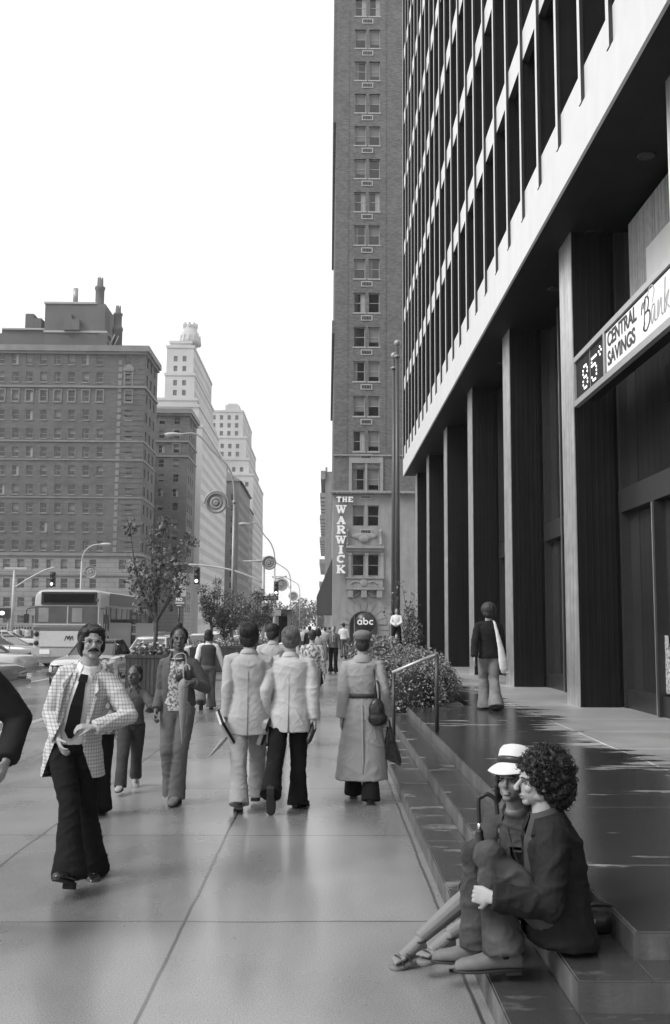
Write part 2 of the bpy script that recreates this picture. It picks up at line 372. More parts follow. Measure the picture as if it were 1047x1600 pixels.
# ---------------------------------------------------------------- facades
def facade(mb, O, th, W, z0, z1, wins, rec=.25, m=0, mrev=None):
    """wall in the plane through O turned by th, with real openings and reveals"""
    u = Vector((math.cos(th), math.sin(th), 0)); n = Vector((math.sin(th), -math.cos(th), 0)); O = Vector(O)
    us = sorted({0, W} | {round(a, 3) for q in wins for a in (q[0], q[1])}); vs = sorted({z0, z1} | {round(a, 3) for q in wins for a in (q[2], q[3])})
    us = [a for a in us if 0 <= a <= W]; vs = [a for a in vs if z0 <= a <= z1]
    pt = lambda a, z, d=0: O + u * a + n * d + Vector((0, 0, z))
    # openings indexed per column for speed
    for j in range(len(vs) - 1):
        zc = (vs[j] + vs[j+1]) / 2
        row = [q for q in wins if q[2] < zc < q[3]]
        i = 0
        start = None
        for i in range(len(us) - 1):
            uc = (us[i] + us[i+1]) / 2
            hole = any(q[0] < uc < q[1] for q in row)
            if hole:
                if start is not None: mb.quad(pt(start, vs[j]), pt(us[i], vs[j]), pt(us[i], vs[j+1]), pt(start, vs[j+1]), m); start = None
            elif start is None: start = us[i]
        if start is not None: mb.quad(pt(start, vs[j]), pt(W, vs[j]), pt(W, vs[j+1]), pt(start, vs[j+1]), m)
    k = m if mrev is None else mrev
    for a, b, c, d in [q[:4] for q in wins]:
        mb.quad(pt(a, c), pt(a, c, -rec), pt(a, d, -rec), pt(a, d), k); mb.quad(pt(b, c, -rec), pt(b, c), pt(b, d), pt(b, d, -rec), k)
        mb.quad(pt(a, c), pt(b, c), pt(b, c, -rec), pt(a, c, -rec), k); mb.quad(pt(a, d, -rec), pt(b, d, -rec), pt(b, d), pt(a, d), k)
WM = {}
def winmesh(w, h, style, fm, gm):
    key = (round(w, 2), round(h, 2), style, fm.name, gm.name)
    if key in WM: return WM[key]
    b = MB(); f = .07
    b.box(0, f, -.02, .06, 0, h, 0); b.box(w-f, w, -.02, .06, 0, h, 0); b.box(f, w-f, -.02, .06, 0, f, 0); b.box(f, w-f, -.02, .06, h-f, h, 0)
    if style < 8: b.box(f, w-f, -.01, .05, h*.5-.03, h*.5+.03, 0)
    b.quad((f, .03, f), (w-f, .03, f), (w-f, .03, h-f), (f, .03, h-f), 1)
    if style in (1, 5): b.quad((f, .02, h*.5), (w-f, .02, h*.5), (w-f, .02, h-f), (f, .02, h-f), 2)
    if style == 2: b.quad((f, .02, h*.25), (w-f, .02, h*.25), (w-f, .02, h-f), (f, .02, h-f), 2)
    if style == 3: b.quad((f, .02, f), (w*.35, .02, f), (w*.35, .02, h-f), (f, .02, h-f), 2)
    if style == 4: b.quad((w*.6, .02, f), (w-f, .02, f), (w-f, .02, h-f), (w*.6, .02, h-f), 3)
    WM[key] = b.mesh('window', [fm, gm, m_blind, m_curt]); return WM[key]
def place_windows(root, items, cap=100):
    """items: (matrix, mesh) in root space; the 100 nearest are parts, the rest one part of kind stuff"""
    W_ = wm(root); items.sort(key=lambda q: (W_ @ q[0].translation - Vector((0, 0, CAMH))).length)
    for M_, me in items[:cap]: inst(me, 'window', root, M_)
    rest = items[cap:]
    if rest:
        b = MB(); mats = []
        for M_, me in rest:
            idx = []
            for q in me.materials:
                if q not in mats: mats.append(q)
                idx.append(mats.index(q))
            o = len(b.v); b.v += [tuple(M_ @ v.co) for v in me.vertices]
            for p in me.polygons: b.f.append(tuple(i + o for i in p.vertices)); b.m.append(idx[p.material_index]); b.sm.append(False)
        o = b.build('window_rows', mats, root); o['kind'] = 'stuff'
def wmats(O, th, wins, rec, fm, gm, rnd, styles=(0, 0, 0, 1, 2, 3, 4), dy=0):
    u = Vector((math.cos(th), math.sin(th), 0)); n = Vector((math.sin(th), -math.cos(th), 0)); out = []
    for q in wins:
        p = Vector(O) + u * q[0] - n * (rec - .07 + dy) + Vector((0, 0, q[2]))
        out.append((Matrix.Translation(p) @ Matrix.Rotation(th, 4, 'Z'), winmesh(q[1]-q[0], q[3]-q[2], q[4] if len(q) > 4 else rnd.choice(styles), fm, gm)))
    return out
def grid(u0, du, nu, w, z0, dz, nz, h):
    return [(u0+i*du, u0+i*du+w, z0+k*dz, z0+k*dz+h) for i in range(nu) for k in range(nz)]

# ================================================================ office tower on the right
RZ = R(.45)
tower = thing('office_tower', 'dark glass office tower with white stone bands and thin white mullions above a dark colonnade', 'office building', (4.50, 0, 0), RZ)
Y0, Y1, ZS = -6.3, 46.9, 7.18 + CAMH            # local y along the street, soffit height
FX = -.58                                       # fascia plane, local
SP = 1.475; ZJ = ZS + .80; FH = 3.36; NF = 11
ys = [Y1 - .07 - i*SP for i in range(36)]
b = MB(); b.box(FX, FX+.05, Y0, Y1, ZS-.02, ZJ-.035)                    # fascia
b.build('fascia', m_white, tower)
b = MB(); b.box(FX+.051, FX+.6, Y0, Y1-.01, ZS+.0, ZJ); b.build('fascia_backing', m_soffit, tower)
for k in range(NF):                              # spandrels
    z = ZJ + k*FH; b = MB(); h = .58
    prof = [(FX+.05, z+.012), (FX+.05, z+h), (FX+.62, z+h), (FX+.62, z+.25), (FX+.16, z+.012 if k == 0 else z-.09)]
    if k: prof[0] = (FX+.05, z-.03)
    b.add([(x, y, zz) for y in (Y0, Y1) for x, zz in prof], [(0,1,2,3,4), (9,8,7,6,5)] + [(i, 5+i, 5+(i+1)%5, (i+1)%5) for i in range(5)])
    b.m[-2] = 1; b.m[-1] = 1  # undersides dark: shade below the spandrel put into the colour
    b.build('spandrel', [m_white, m_soffit], tower)
for y in ys:                                     # mullions
    b = MB(); b.box(FX-.01, FX+.045, y-.07, y+.07, ZJ-.01, ZJ+NF*FH+.6); b.m[2] = b.m[0] = 1; b.build('mullion', [m_white, m_dframe], tower)  # south and bottom faces dark, shade painted beside the white front
items = []
wb = MB(); wb.box(0, SP-.13, 0, .04, 0, FH-.60, 0); 
wb.box(0, .05, -.05, 0, 0, FH-.60, 1); wb.box(SP-.18, SP-.13, -.05, 0, 0, FH-.60, 1); wb.box(.05, SP-.18, -.05, 0, .55, .60, 1)
wA = wb.mesh('window', [m_glassb, m_dframe])
wb = MB(); wb.box(0, SP-.13, 0, .04, 0, FH-.60, 0)
wb.box(0, .05, -.05, 0, 0, FH-.60, 1); wb.box(SP-.18, SP-.13, -.05, 0, 0, FH-.60, 1); wb.box(.05, SP-.18, -.05, 0, .55, .60, 1); wb.box(.06, SP-.2, -.01, -.003, .9, FH-.68, 2)
wB = wb.mesh('window', [m_glassb, m_dframe, mat('drawn_blind', .16, .8, var=.2, kind='streak', ss=(12, 12, .3))])
rw = random.Random(3)
for k in range(NF):
    for y in ys[1:]:
        items.append((Matrix.Translation((FX+.52, y+SP-.065, ZJ+k*FH+.59)) @ Matrix.Rotation(-math.pi/2, 4, 'Z'), rw.choice((wA, wB))))
items = [q for q in items if q[0].translation.y > 9] 
place_windows(tower, items)
b = MB()                                         # piers between windows behind each mullion, and the mass
for y in ys: b.box(FX+.046, FX+.55, y-.036, y+.036, ZJ+.05, ZJ+NF*FH+.6)
b.build('window_jamb', m_dark, tower)['kind'] = 'stuff'
b = MB(); b.box(FX+.60, 22, Y0+.02, Y1-.02, ZS+.1, ZJ+NF*FH+.6); b.build('wall', m_glassb, tower)
b = MB()
for i in range(26): b.box(FX+.62+i*1.0, FX+.66+i*1.0, Y1-.02, Y1+.12, ZJ, ZJ+NF*FH)
b.build('north_mullion', m_white, tower)['kind'] = 'stuff'
b = MB(); b.box(FX+.6, 22, Y0, Y1-.04, ZS-.005, ZS+.1)
for y in range(-4, 45, 3): b.lathe([(.11, ZS-.03), (.14, ZS-.02), (.14, ZS)], (FX+1.0, y+.4, 0), 16, 1)
b.build('soffit', [m_soffit, m_black], tower)
CY = [17.4 + 5.9*i for i in range(-3, 5)] + [46.0]       # columns
for y in CY:
    c = MB(); D = .85
    c.box(0.02, .70, y, y+(D if y<46 else .8), ZC-.02, ZS)         # dark body
    for q in range(6): c.box(.06+q*.11, .08+q*.11, y-.012, y, ZC, ZS-.02)
    o = c.build('column', m_dark, tower)
    f = MB(); f.box(0, .018, y-.01, y+D+.01, ZC, ZS-.003); f.build('column_face', m_colstrip, tower)
# wall of the ground floor
SX = .82
b = MB(); b.box(SX+.35, SX+.6, Y0, Y1-.3, ZC-.02, ZS); b.build('back_wall', m_dark, tower)
m_pan = mat('dark_ribbed_panel', .024, .38, .5, var=.3, scale=3, kind='streak', ss=(18, 18, .25), sv=.4)
m_shop = mat('shop_glass', .03, .05, .9, var=.4, scale=.6)
for i, y in enumerate(CY):
    ya, yb = y + .85, (y + 5.9 if i < 8 else y + .88)
    if i == 8: continue
    pn = MB()                                    # panel beside each column
    pn.box(.70, SX+.34, y+.1, y+.95, ZC-.01, ZS-.01)
    for q in range(5): pn.box(.68, SX+.3, y+.16+q*.16, y+.19+q*.16, ZC, ZS-.02)
    pn.build('pier_panel', m_pan, tower)
    g = MB(); g.box(SX+.10, SX+.14, ya+.2, yb-.05, ZC+.32, ZS-.1); g.build('shop_window', m_shop, tower)
    t = MB(); t.box(SX-.02, SX+.2, ya+.15, yb, ZC, ZC+.32); t.box(SX-.06, SX+.2, ya+.12, yb, 3.75, 4.15)
    mt_ = 3.74 if abs(y-11.5) < .1 else ZS-.05
    t.box(SX-.08, SX+.15, yb-1.9, yb-1.78, ZC, mt_); t.box(SX-.08, SX+.15, ya+1.3, ya+1.42, ZC, mt_); t.box(SX-.05, SX+.15, yb-.14, yb, ZC, ZS-.05)
    t.build('window_frame', m_dframe, tower)
    e = MB(); e.box(SX-.085, SX-.082, yb-1.81, yb-1.785, ZC, mt_-.01); e.box(SX-.085, SX-.082, ya+1.315, ya+1.34, ZC, mt_-.01); e.build('frame_edge', m_colstrip, tower)
# doors, curtain and pale blind in the near bay
yb = CY[3]; y_prev = CY[2]
b = MB(); b.box(SX+.04, SX+.07, 12.6, 16.75, 6.5, ZS-.12); b.build('curtain', m_curt, tower)
b = MB(); b.box(SX+.0, SX+.03, 12.6, 15.75, 6.5, 7.95); b.build('blind', m_white, tower)
b = MB()
for q in (12.2, 13.35, 14.5):
    b.box(SX-.12, SX-.02, q, q+.07, ZC, 3.75)
b.box(SX-.13, SX-.02, 12.2, 14.57, ZC+1.0, ZC+1.12)
b.build('door_frame', m_pan, tower)
for q in (12.28, 13.43): 
    b = MB(); b.box(SX-.06, SX-.04, q, q+1.06, ZC+.1, 3.7); b.build('door', mat('lobby_glass', .10, .05, .9, var=.9, scale=1.6), tower)  # mottling in the colour stands for bright reflections and the interior
    b = MB()
    for zz in (ZC+.75, ZC+1.55):
        for k in range(4): b.box(SX-.135, SX-.125, q+.3+k*.07, q+.33+k*.07, zz, zz+.06)
    b.build('door_sticker', m_letter, tower)
b = MB(); b.add([(SX+.06, 15.2, ZC+.36), (SX+.06, 15.75, ZC+.36), (SX+.06, 15.62, ZC+1.25), (SX+.06, 15.42, ZC+1.25), (SX+.03, 15.2, ZC+.36), (SX+.03, 15.75, ZC+.36), (SX+.03, 15.62, ZC+1.25), (SX+.03, 15.42, ZC+1.25)], [(4,5,6,7),(0,3,2,1),(0,1,5,4),(1,2,6,5),(2,3,7,6),(3,0,4,7)])
poster = b.build('poster', mat('pale_poster', .5, .6, var=.1, kind='print', ps=25), None, world=False)
poster.location = tower.location; poster.rotation_euler = (0, 0, RZ); tag(poster, 'pale printed poster standing inside the dark window beside the bank doors', 'poster')
# sign: box with bulb display and lettering
ZT, ZBt = 6.34, 5.66
sg = thing('bank_sign', 'long white bank sign with black bulb display hanging from the dark columns', 'sign', tower.location, RZ)
ye, yn = 17.02, 11.0
b = MB(); b.box(-.05, .30, yn, ye, ZBt, ZT); b.build('sign_box', m_soffit, sg)
b = MB(); b.box(-.09, .0, yn, ye, ZT-.0, ZT+.09); b.box(-.09, .0, yn, ye, ZBt-.10, ZBt); b.box(-.09, -.0, ye-.05, ye+.0, ZBt, ZT); b.box(-.09, 0, ye-1.90, ye-1.82, ZBt, ZT); b.build('sign_trim', m_alum, sg)
b = MB(); b.box(-.075, -.051, yn, ye-1.96, ZBt+.02, ZT-.05); b.build('sign_face', m_signw, sg)
def sf(y, z): return Vector((-.078, y, z))       # lettering runs towards the viewer: local x = -y
x_ = Vector((0, -1, 0)); n_ = Vector((-1, 0, 0))
b = text_mb('CENTRAL', .31, .007, .004, 'LEFT', sx=1.05); xf(b, frame_mat(sf(ye-2.03, ZBt+.485), x_, n_)); b2 = text_mb('SAVINGS', .31, .007, .004, 'LEFT', sx=1.10); xf(b2, frame_mat(sf(ye-2.03, ZBt+.19), x_, n_))
join(b, b2).build('lettering', m_ink, sg)
def stroke(pts, wdt, M, mb):
    c = curvy(pts, 8)
    for i in range(len(c)-1):
        a, d = c[i], c[i+1]; t = (d-a); 
        if t.length < 1e-6: continue
        t.normalize(); nn = Vector((-t.y, t.x)) * wdt * (.55 + .45*abs(t.y)) / 2; e = t * wdt * .2
        q = [a-e+nn, a-e-nn, d+e-nn, d+e+nn]
        mb.add([M @ Vector((v.x, v.y, 0)) for v in q] + [M @ Vector((v.x, v.y, .003)) for v in q], [(4,5,6,7), (0,4,7,3), (1,2,6,5)])
Ms = frame_mat(sf(ye-3.66, ZBt+.10), x_, n_) @ Matrix.Scale(.64, 4)
b = MB(); stroke([(.0,.45),(.05,.62),(.12,.68)], .05, Ms, b); stroke([(.16,.05),(.2,.35),(.28,.7)], .05, Ms, b)
stroke([(.12,.55),(.3,.74),(.48,.66),(.42,.46),(.26,.4)], .055, Ms, b); stroke([(.28,.42),(.52,.38),(.52,.16),(.3,.02),(.12,.1),(.22,.2)], .06, Ms, b); b.build('script_letter', m_ink, sg)
b = MB(); ox = .62
stroke([(ox+.26,.4),(ox+.1,.42),(ox,.2),(ox+.08,.06),(ox+.24,.36),(ox+.22,.1),(ox+.32,.06)], .06, Ms, b); ox += .36
stroke([(ox,.06),(ox+.1,.42),(ox+.08,.1),(ox+.26,.42),(ox+.28,.1),(ox+.38,.06)], .06, Ms, b); ox += .42
stroke([(ox,.06),(ox+.12,.75),(ox+.04,.06),(ox+.3,.42),(ox+.12,.26),(ox+.34,.06)], .06, Ms, b)
stroke([(-.02+.4,.7),(.62,.88),(.85,.75),(.7,.5)], .05, Ms, b)
b.build('faded_lettering', m_inkg, sg)
DG = {'6': ["01110","10001","10000","11110","10001","10001","01110"], '5': ["11111","10000","11110","00001","00001","10001","01110"], '0': ["010","101","010"]}
DG['8'] = ["01110","10001","10001","01110","10001","10001","01110"]
b = MB()
for ch, y0, z0 in (('8', ye-.52, ZBt+.10), ('5', ye-1.06, ZBt+.10), ('0', ye-1.48, ZBt+.42)):
    for r, row in enumerate(DG[ch][::-1]):
        for c_, v in enumerate(row):
            if v == '1': b.lathe([(.001, .0), (.024, .002), (.018, .012), (.001, .016)], (0, 0, 0), 8, 0, Matrix.Translation((-.053, y0-c_*.066, z0+r*.062)) @ Matrix.Rotation(-math.pi/2, 4, 'Y'))
b.build('bulb_digits', m_bulb, sg)
b = MB(); b.box(-.056, -.05, ye-.95, ye-.935, ZBt, ZT); b.build('display_divider', m_alum, sg)

# ================================================================ hotel with the vertical sign
HD = 88.0
hx = P(520, 900, HD).x
hotel = thing('hotel_tower', 'tall tan brick hotel tower with a pale stone base and an arched doorway', 'hotel', (hx, HD, 0))
def hz(py, px=575): return P(px, py, HD).z
def hu(px, py=800): return P(px, py, HD).x - hx
z_str, z_cor = hz(768), hz(773)
HT = 74; HW = 26
lx0, lx1, lx2, lx3 = hu(551), hu(569.5), hu(574.5), hu(592.5)
fl = [hz(y_) for y_ in (671, 619, 565, 510, 456.5, 402.5, 350, 298)]
wins = []
dz = (fl[-1] - fl[0]) / 7
zz = hz(705)
k = 0
tops = []
while zz + k*dz < HT - 2: tops.append(zz + k*dz); k += 1
for q in tops:
    wins += [(lx0, lx1, q, q+1.85), (lx2, lx3, q, q+1.85)]
    for off in (7.2, 14.4): wins += [(lx0+off, lx1+off, q, q+1.85), (lx2+off, lx3+off, q, q+1.85)]
wins += [(lx0, lx1, hz(766), hz(732)), (lx2, lx3, hz(766), hz(732))]
ww = MB(); facade(ww, (0,0,0), 0, HW, z_cor, HT, wins, .3, 0)
z1a, z1b, z2a, z2b = hz(822), hz(789.5), hz(900), hz(866)
lw = [(lx0, lx1, z1a, z1b), (lx2, lx3, z1a, z1b), (lx0, lx1, z2a, z2b), (lx2, lx3, z2a, z2b)]
ax0, ax1, az = hu(547.5), hu(590.5), hz(956)
facade(ww, (0,0,0), 0, HW, 0, z_cor, lw + [(ax0, ax1, 0, az)], .35, 1)
# arch: fill of the round head
cxm, rr = (ax0+ax1)/2, (ax1-ax0)/2
# west side and mass
facade(ww, (0, 40, 0), -math.pi/2, 40, z_cor, HT, [(u_, u_+1.3, q, q+1.85) for u_ in (4, 9, 14, 19, 24, 29, 34.5) for q in tops[::1]], .3, 0)
facade(ww, (0, 40, 0), -math.pi/2, 40, 0, z_cor, [(u_, u_+1.5, q, q+2) for u_ in (4, 9, 14, 19, 24, 29, 34.5) for q in (5.2, 8.8, 12.4)], .3, 1)
ww.box(.4, HW, .45, 39.6, .0, HT-.1, 2); ww.box(HW-.4, HW, 0, 40, 0, HT, 0); ww.box(0, HW, 39.7, 40, 0, HT, 0); ww.box(0, HW, 0, 40, HT-.1, HT, 1)
ww.build('wall', [m_tan, m_tanst, m_glass], hotel)
wi = wmats((0,0,0), 0, wins, .3, m_frame, m_glass, random.Random(5), (0, 1, 2, 3, 4, 5, 2)) + wmats((0,0,0), 0, lw, .35, m_frame, m_glass, random.Random(6), (0, 0, 5))
wi += wmats((0, 40, 0), -math.pi/2, [(u_, u_+1.3, q, q+1.85) for u_ in (4, 9, 14, 19, 24, 29, 34.5) for q in tops], .3, m_frame, m_glass, random.Random(7))
wi += wmats((0, 40, 0), -math.pi/2, [(u_, u_+1.5, q, q+2) for u_ in (4, 9, 14, 19, 24, 29, 34.5) for q in (5.2, 8.8, 12.4)], .3, m_frame, m_glass, random.Random(8))
place_windows(hotel, wi)
# arch head: panel at the back, surround ring of voussoirs, wall above is solid because hole stops at the crown -> fill corners
b = MB(); n = 16; zc_ = az - rr
for sgn in (-1, 1):
    pts = [(cxm + sgn*rr*math.cos(t*math.pi/2/n), zc_ + rr*math.sin(t*math.pi/2/n)) for t in range(n+1)]
    crn = (cxm + sgn*rr, az)
    for i in range(n):
        a, c = pts[i], pts[i+1]
        b.add([(a[0], -.003, a[1]), (c[0], -.003, c[1]), (crn[0], -.003, crn[1]), (a[0], .34, a[1]), (c[0], .34, c[1])], [(0,1,2), (0,3,4,1)])
b.build('arch_spandrel', m_tanst, hotel)
b = MB()                                            # rusticated joints and voussoirs as thin raised blocks
for sgn in (-1, 1):
    for k in range(8):
        zz = .4 + k*.55
        if zz < zc_: x0 = cxm + sgn*(rr+.1); x1 = cxm + sgn*(rr+1.0); b.box(min(x0,x1), max(x0,x1), -.06, 0, zz, zz+.47)
for k in range(9):
    t = math.pi*(k+.5)/9; c_, s_ = math.cos(t), math.sin(t); d_ = .13
    r0, r1 = rr+.08, rr+.85
    vs = []
    for y in (-.06, 0):
        for r_, w_ in ((r0, .2), (r1, .32)):
            for sg_ in (-1, 1): vs.append((cxm + c_*r_ - s_*w_*sg_, y, zc_ + s_*r_ + c_*w_*sg_))
    b.add(vs, [(0,1,3,2), (4,6,7,5), (0,2,6,4), (1,5,7,3), (0,4,5,1), (2,3,7,6)])
b.build('arch_surround', m_tanst, hotel)
def zb(a, c, d_, z0, z1, name, m_, y1=0): q = MB(); q.box(a, c, -d_, y1, z0, z1); return q.build(name, m_, hotel, bevel=.02)
bl, br = hu(541), hu(600)
zb(bl, br, .55, hz(922), hz(918), 'balcony_moulding', m_tanst); zb(bl+.1, br-.1, .35, hz(917.8), hz(905), 'carved_panel', m_tanst); zb(bl, br, .45, hz(904.8), hz(902), 'carved_sill', m_tanst)
for q in (bl+.15, cxm-.25, br-.65): zb(q, q+.5, .5, hz(934), hz(922.3), 'bracket', m_tanst)
b = MB()
for s_ in (-1, 1): b.tube(curvy([(cxm+s_*.35, -.1, hz(926)), (cxm+s_*.9, -.12, hz(932)), (cxm+s_*1.45, -.1, hz(926))], 6), .09, 6)
b.ell((cxm, -.37, hz(911)), (.35, .08, .35)); 
for s_ in (-1, 1): b.tube(curvy([(cxm+s_*.4, -.37, hz(911)), (cxm+s_*.8, -.38, hz(909)), (cxm+s_*1.2, -.37, hz(913))], 6), .07, 6)
b.build('carved_ornament', m_tanst, hotel)
for q in (hu(544.5), hu(571), hu(595)):              # pilasters between the paired windows
    b = MB(); b.box(q, q+.26, -.16, 0, hz(901.5), hz(868)); b.box(q-.06, q+.32, -.2, 0, hz(867.8), hz(864)); b.box(q-.05, q+.31, -.2, 0, hz(901.8), hz(899)); b.build('pilaster', m_tanst, hotel)
zb(bl+.1, br-.1, .25, hz(862), hz(858), 'window_head_moulding', m_tanst); zb(bl, br, .5, hz(857.6), hz(853), 'cornice_ledge', m_tanst)
b = MB()
for q in (hu(543), hu(595)): b.lathe([(.16, 0), (.16, .2), (.08, .25), (.13, .7), (.08, 1.1), (.16, 1.2), (.16, 1.35), (.02, 1.5)], (q, -.25, hz(852.6)), 10)
b.ell((cxm, -.05, hz(838)), (1.2, .12, .3)); b.ell((cxm, -.1, hz(842)), (.5, .15, .35)); b.build('finial', m_tanst, hotel)
zb(-.05, HW+.05, .12, hz(776), hz(773.3), 'string_course', m_tanst)
b = MB(); b.box(-.3, HW, -.55, 0, hz(771), hz(768)); b.box(-.15, HW, -.3, 0, hz(773), hz(771.2))
for i in range(60): b.box(-.2+i*.42, i*.42, -.48, 0, hz(773), hz(771.1))
b.build('cornice', m_tanst, hotel)
zb(-.05, HW, .15, hz(713), hz(710.6), 'string_course', m_tanst)
fz0, fz1 = hz(767.8), hz(724)
b = MB(); b.box(lx0-.35, lx0-.08, -.12, 0, fz0, fz1); b.box(lx3+.08, lx3+.35, -.12, 0, fz0, fz1); b.box(lx0-.35, lx3+.35, -.12, 0, fz1+.01, fz1+.45); b.box(lx1+.05, lx2-.05, -.08, 0, fz0, fz1); b.box(lx0-.35, lx3+.35, -.05, 0, fz1+.46, hz(713.3)); b.build('window_surround', m_tanst, hotel)
acm = MB(); acm.box(0, 1.05, -.06, 0, 0, .5, 0)
for i in range(6): acm.box(.1+i*.145, .1+i*.145+.11, -.075, -.06, .09, .41, 1)
acm = acm.mesh('air_conditioner', [m_trim, m_black])
for q in tops + [hz(766), z1a]:
    for off in (0, 7.2): inst(acm, 'air_conditioner', hotel, Matrix.Translation(((lx0+lx3)/2-.52+off, 0, q-.78)))
b = MB()
for q in tops[::1]:
    for off in (0, 7.2): b.box(lx0-.08+off, lx1+.08+off, -.05, 0, q-.13, q-.02); b.box(lx2-.08+off, lx3+.08+off, -.05, 0, q-.13, q-.02)
b.build('window_sills', m_trim, hotel)['kind'] = 'stuff'
b = MB()
for q in (hu(541), hu(602)): b.box(q, q+.06, -.03, 0, hz(710), HT)
b.build('brick_pilaster_edge', m_tan, hotel)
zj = hz(190); b = MB(); b.box(-.25, 0, .2, 39, zj, HT); b.box(-.25, 0, .2, 39, hz(520), hz(500)); b.build('side_bay', m_tan, hotel)
# letters of the vertical sign
GL = {  # strokes in a 1 x 1 box: (x0,y0,x1,y1,width)
 'T': [(.5,.05,.5,.95,.26),(.05,.9,.95,.9,.2),(.12,.75,.12,.95,.14),(.88,.75,.88,.95,.14),(.28,.07,.72,.07,.14)],
 'H': [(.22,.03,.22,.97,.24),(.78,.03,.78,.97,.24),(.2,.5,.8,.5,.16),(.04,.07,.42,.07,.14),(.04,.93,.42,.93,.14),(.58,.07,.96,.07,.14),(.58,.93,.96,.93,.14)],
 'E': [(.24,.03,.24,.97,.24),(.06,.08,.95,.08,.16),(.06,.92,.95,.92,.16),(.24,.5,.68,.5,.15),(.9,.04,.9,.3,.12),(.9,.7,.9,.96,.12)],
 'W': [(.14,.93,.32,.05,.2),(.32,.05,.5,.85,.13),(.5,.85,.68,.05,.2),(.68,.05,.86,.93,.13),(.0,.93,.34,.93,.14),(.36,.93,.62,.93,.12),(.7,.93,1,.93,.14)],
 'A': [(.5,.95,.18,.05,.14),(.5,.95,.82,.05,.24),(.28,.35,.72,.35,.13),(.02,.07,.36,.07,.14),(.62,.07,1,.07,.14)],
 'R': [(.24,.03,.24,.97,.24),(.04,.07,.44,.07,.14),(.06,.92,.6,.92,.15),(.2,.5,.6,.5,.14),(.6,.92,.8,.82,.18),(.8,.84,.8,.6,.22),(.8,.62,.6,.5,.18),(.5,.48,.85,.08,.24),(.66,.07,1,.07,.14)],
 'I': [(.5,.03,.5,.97,.28),(.25,.07,.75,.07,.14),(.25,.93,.75,.93,.14)],
 'C': [(.78,.22,.5,.07,.16),(.5,.07,.26,.24,.2),(.22,.2,.18,.5,.24),(.18,.5,.22,.8,.24),(.26,.78,.5,.93,.2),(.5,.93,.8,.8,.16),(.84,.62,.84,.97,.14)],
 'K': [(.24,.03,.24,.97,.24),(.04,.07,.44,.07,.14),(.04,.93,.44,.93,.14),(.34,.42,.82,.9,.15),(.45,.52,.84,.08,.24),(.62,.07,1,.07,.14),(.62,.93,.98,.93,.14)]}
def glyph(mb, ch, x, z, w_, h_, y=-.0, dep=.16):
    for gi, (a, c, d, e, t) in enumerate(GL[ch]):
        dep = .16 + .005*gi
        p = Vector((x+a*w_, z+c*h_)); q = Vector((x+d*w_, z+e*h_)); u = (q-p).normalized(); nn = Vector((-u.y, u.x))*t*1.2*min(w_, h_)/2
        c4 = [p+nn, p-nn, q-nn, q+nn]
        mb.add([(v.x, y-dep, v.y) for v in c4] + [(v.x, y + .004*gi, v.y) for v in c4], [(0,1,2,3), (4,7,6,5), (0,4,5,1), (1,5,6,2), (2,6,7,3), (3,7,4,0)])
vs_ = thing('vertical_hotel_sign', 'vertical sign of white slab letters fixed to the hotel corner', 'sign', (hx, HD, 0))
for i, ch in enumerate('THE'):
    b = MB(); glyph(b, ch, hu(525.5+i*9), hz(785.5), .46, hz(777.5)-hz(785.5), -.3-.004*i); b.build('letter', m_letter, vs_)
for ch, py in zip('WARWICK', (797, 813.5, 828.5, 844.5, 859.5, 874, 890)):
    b = MB(); w_ = .95 if ch == 'W' else .8; glyph(b, ch, hu(533)-w_/2, hz(py+6.3), w_, hz(py-6.3)-hz(py+6.3), -.3); b.build('letter', m_letter, vs_)
b = MB()
for py in (782, 805, 836, 867, 892): b.box(hu(533)-.05, hu(533)+.05, -.3, 0, hz(py)-.04, hz(py)+.04)
b.build('sign_bracket', m_black, vs_)
# the network sign in the arch
nd = thing('doorway_panel', 'dark panel filling the arched doorway behind the round white-lettered sign', 'doorway', (hx, HD, 0))
b = MB(); b.box(ax0, ax1, .34, .42, 0, zc_); n = 24
b.add([(cxm + rr*math.cos(math.pi*i/n), .34, zc_ + rr*math.sin(math.pi*i/n)) for i in range(n+1)], [tuple(range(n+1))]); b.build('panel', mat('arch_panel', .10, .6, var=.15), nd)
b = MB(); b.box(ax0+.1, ax0+.35, .30, .338, 0, hz(958)); b.box(hu(559), hu(579), .28, .338, hz(957), hz(953.5)); b.build('door_slot', m_black, nd)
b = MB(); b.box(ax0+.38, ax0+.46, .2, .338, 0, hz(955)); b.build('door_edge', m_trim, nd)
dc = P(571.5, 972, HD-.6) - Vector((hx, HD-.6, 0)); dr = 15.2 * HD / F * 1.02
ab = thing('round_sign', 'round black sign with white lower-case letters in the hotel arch', 'sign', (hx, HD-.6, 0))
RX = Matrix.Rotation(math.pi/2, 4, 'X')
b = MB(); b.lathe([(dr, 0), (dr, .12)], (0,0,0), 40, 0, Matrix.Translation((dc.x, .12, dc.z)) @ RX); b.build('sign_disc', m_black, ab)
b = MB(); b.tube([(dc.x, .1, 0.0), (dc.x, .1, dc.z-dr*.95)], .07, 8); b.build('sign_post', m_black, ab)
def arc(mb, cx, cz, r, t0, t1, wd, y=-.03, n=28):
    for i in range(n):
        a = t0+(t1-t0)*i/n; c = t0+(t1-t0)*(i+1)/n
        vs = [(cx+(r+s*wd/2)*math.cos(t), yy, cz+(r+s*wd/2)*math.sin(t)) for yy in (y, 0) for t in (a, c) for s in (-1, 1)]
        mb.add(vs, [(0,1,3,2), (4,6,7,5), (1,5,7,3), (0,2,6,4)])
b = MB(); r_ = dr*.19; wd = dr*.12; zz = dc.z-.02
arc(b, dc.x-dr*.60, zz, r_, 0, 2*math.pi, wd); arc(b, dc.x, zz, r_, 0, 2*math.pi, wd); arc(b, dc.x+dr*.58, zz, r_, R(45), R(315), wd)
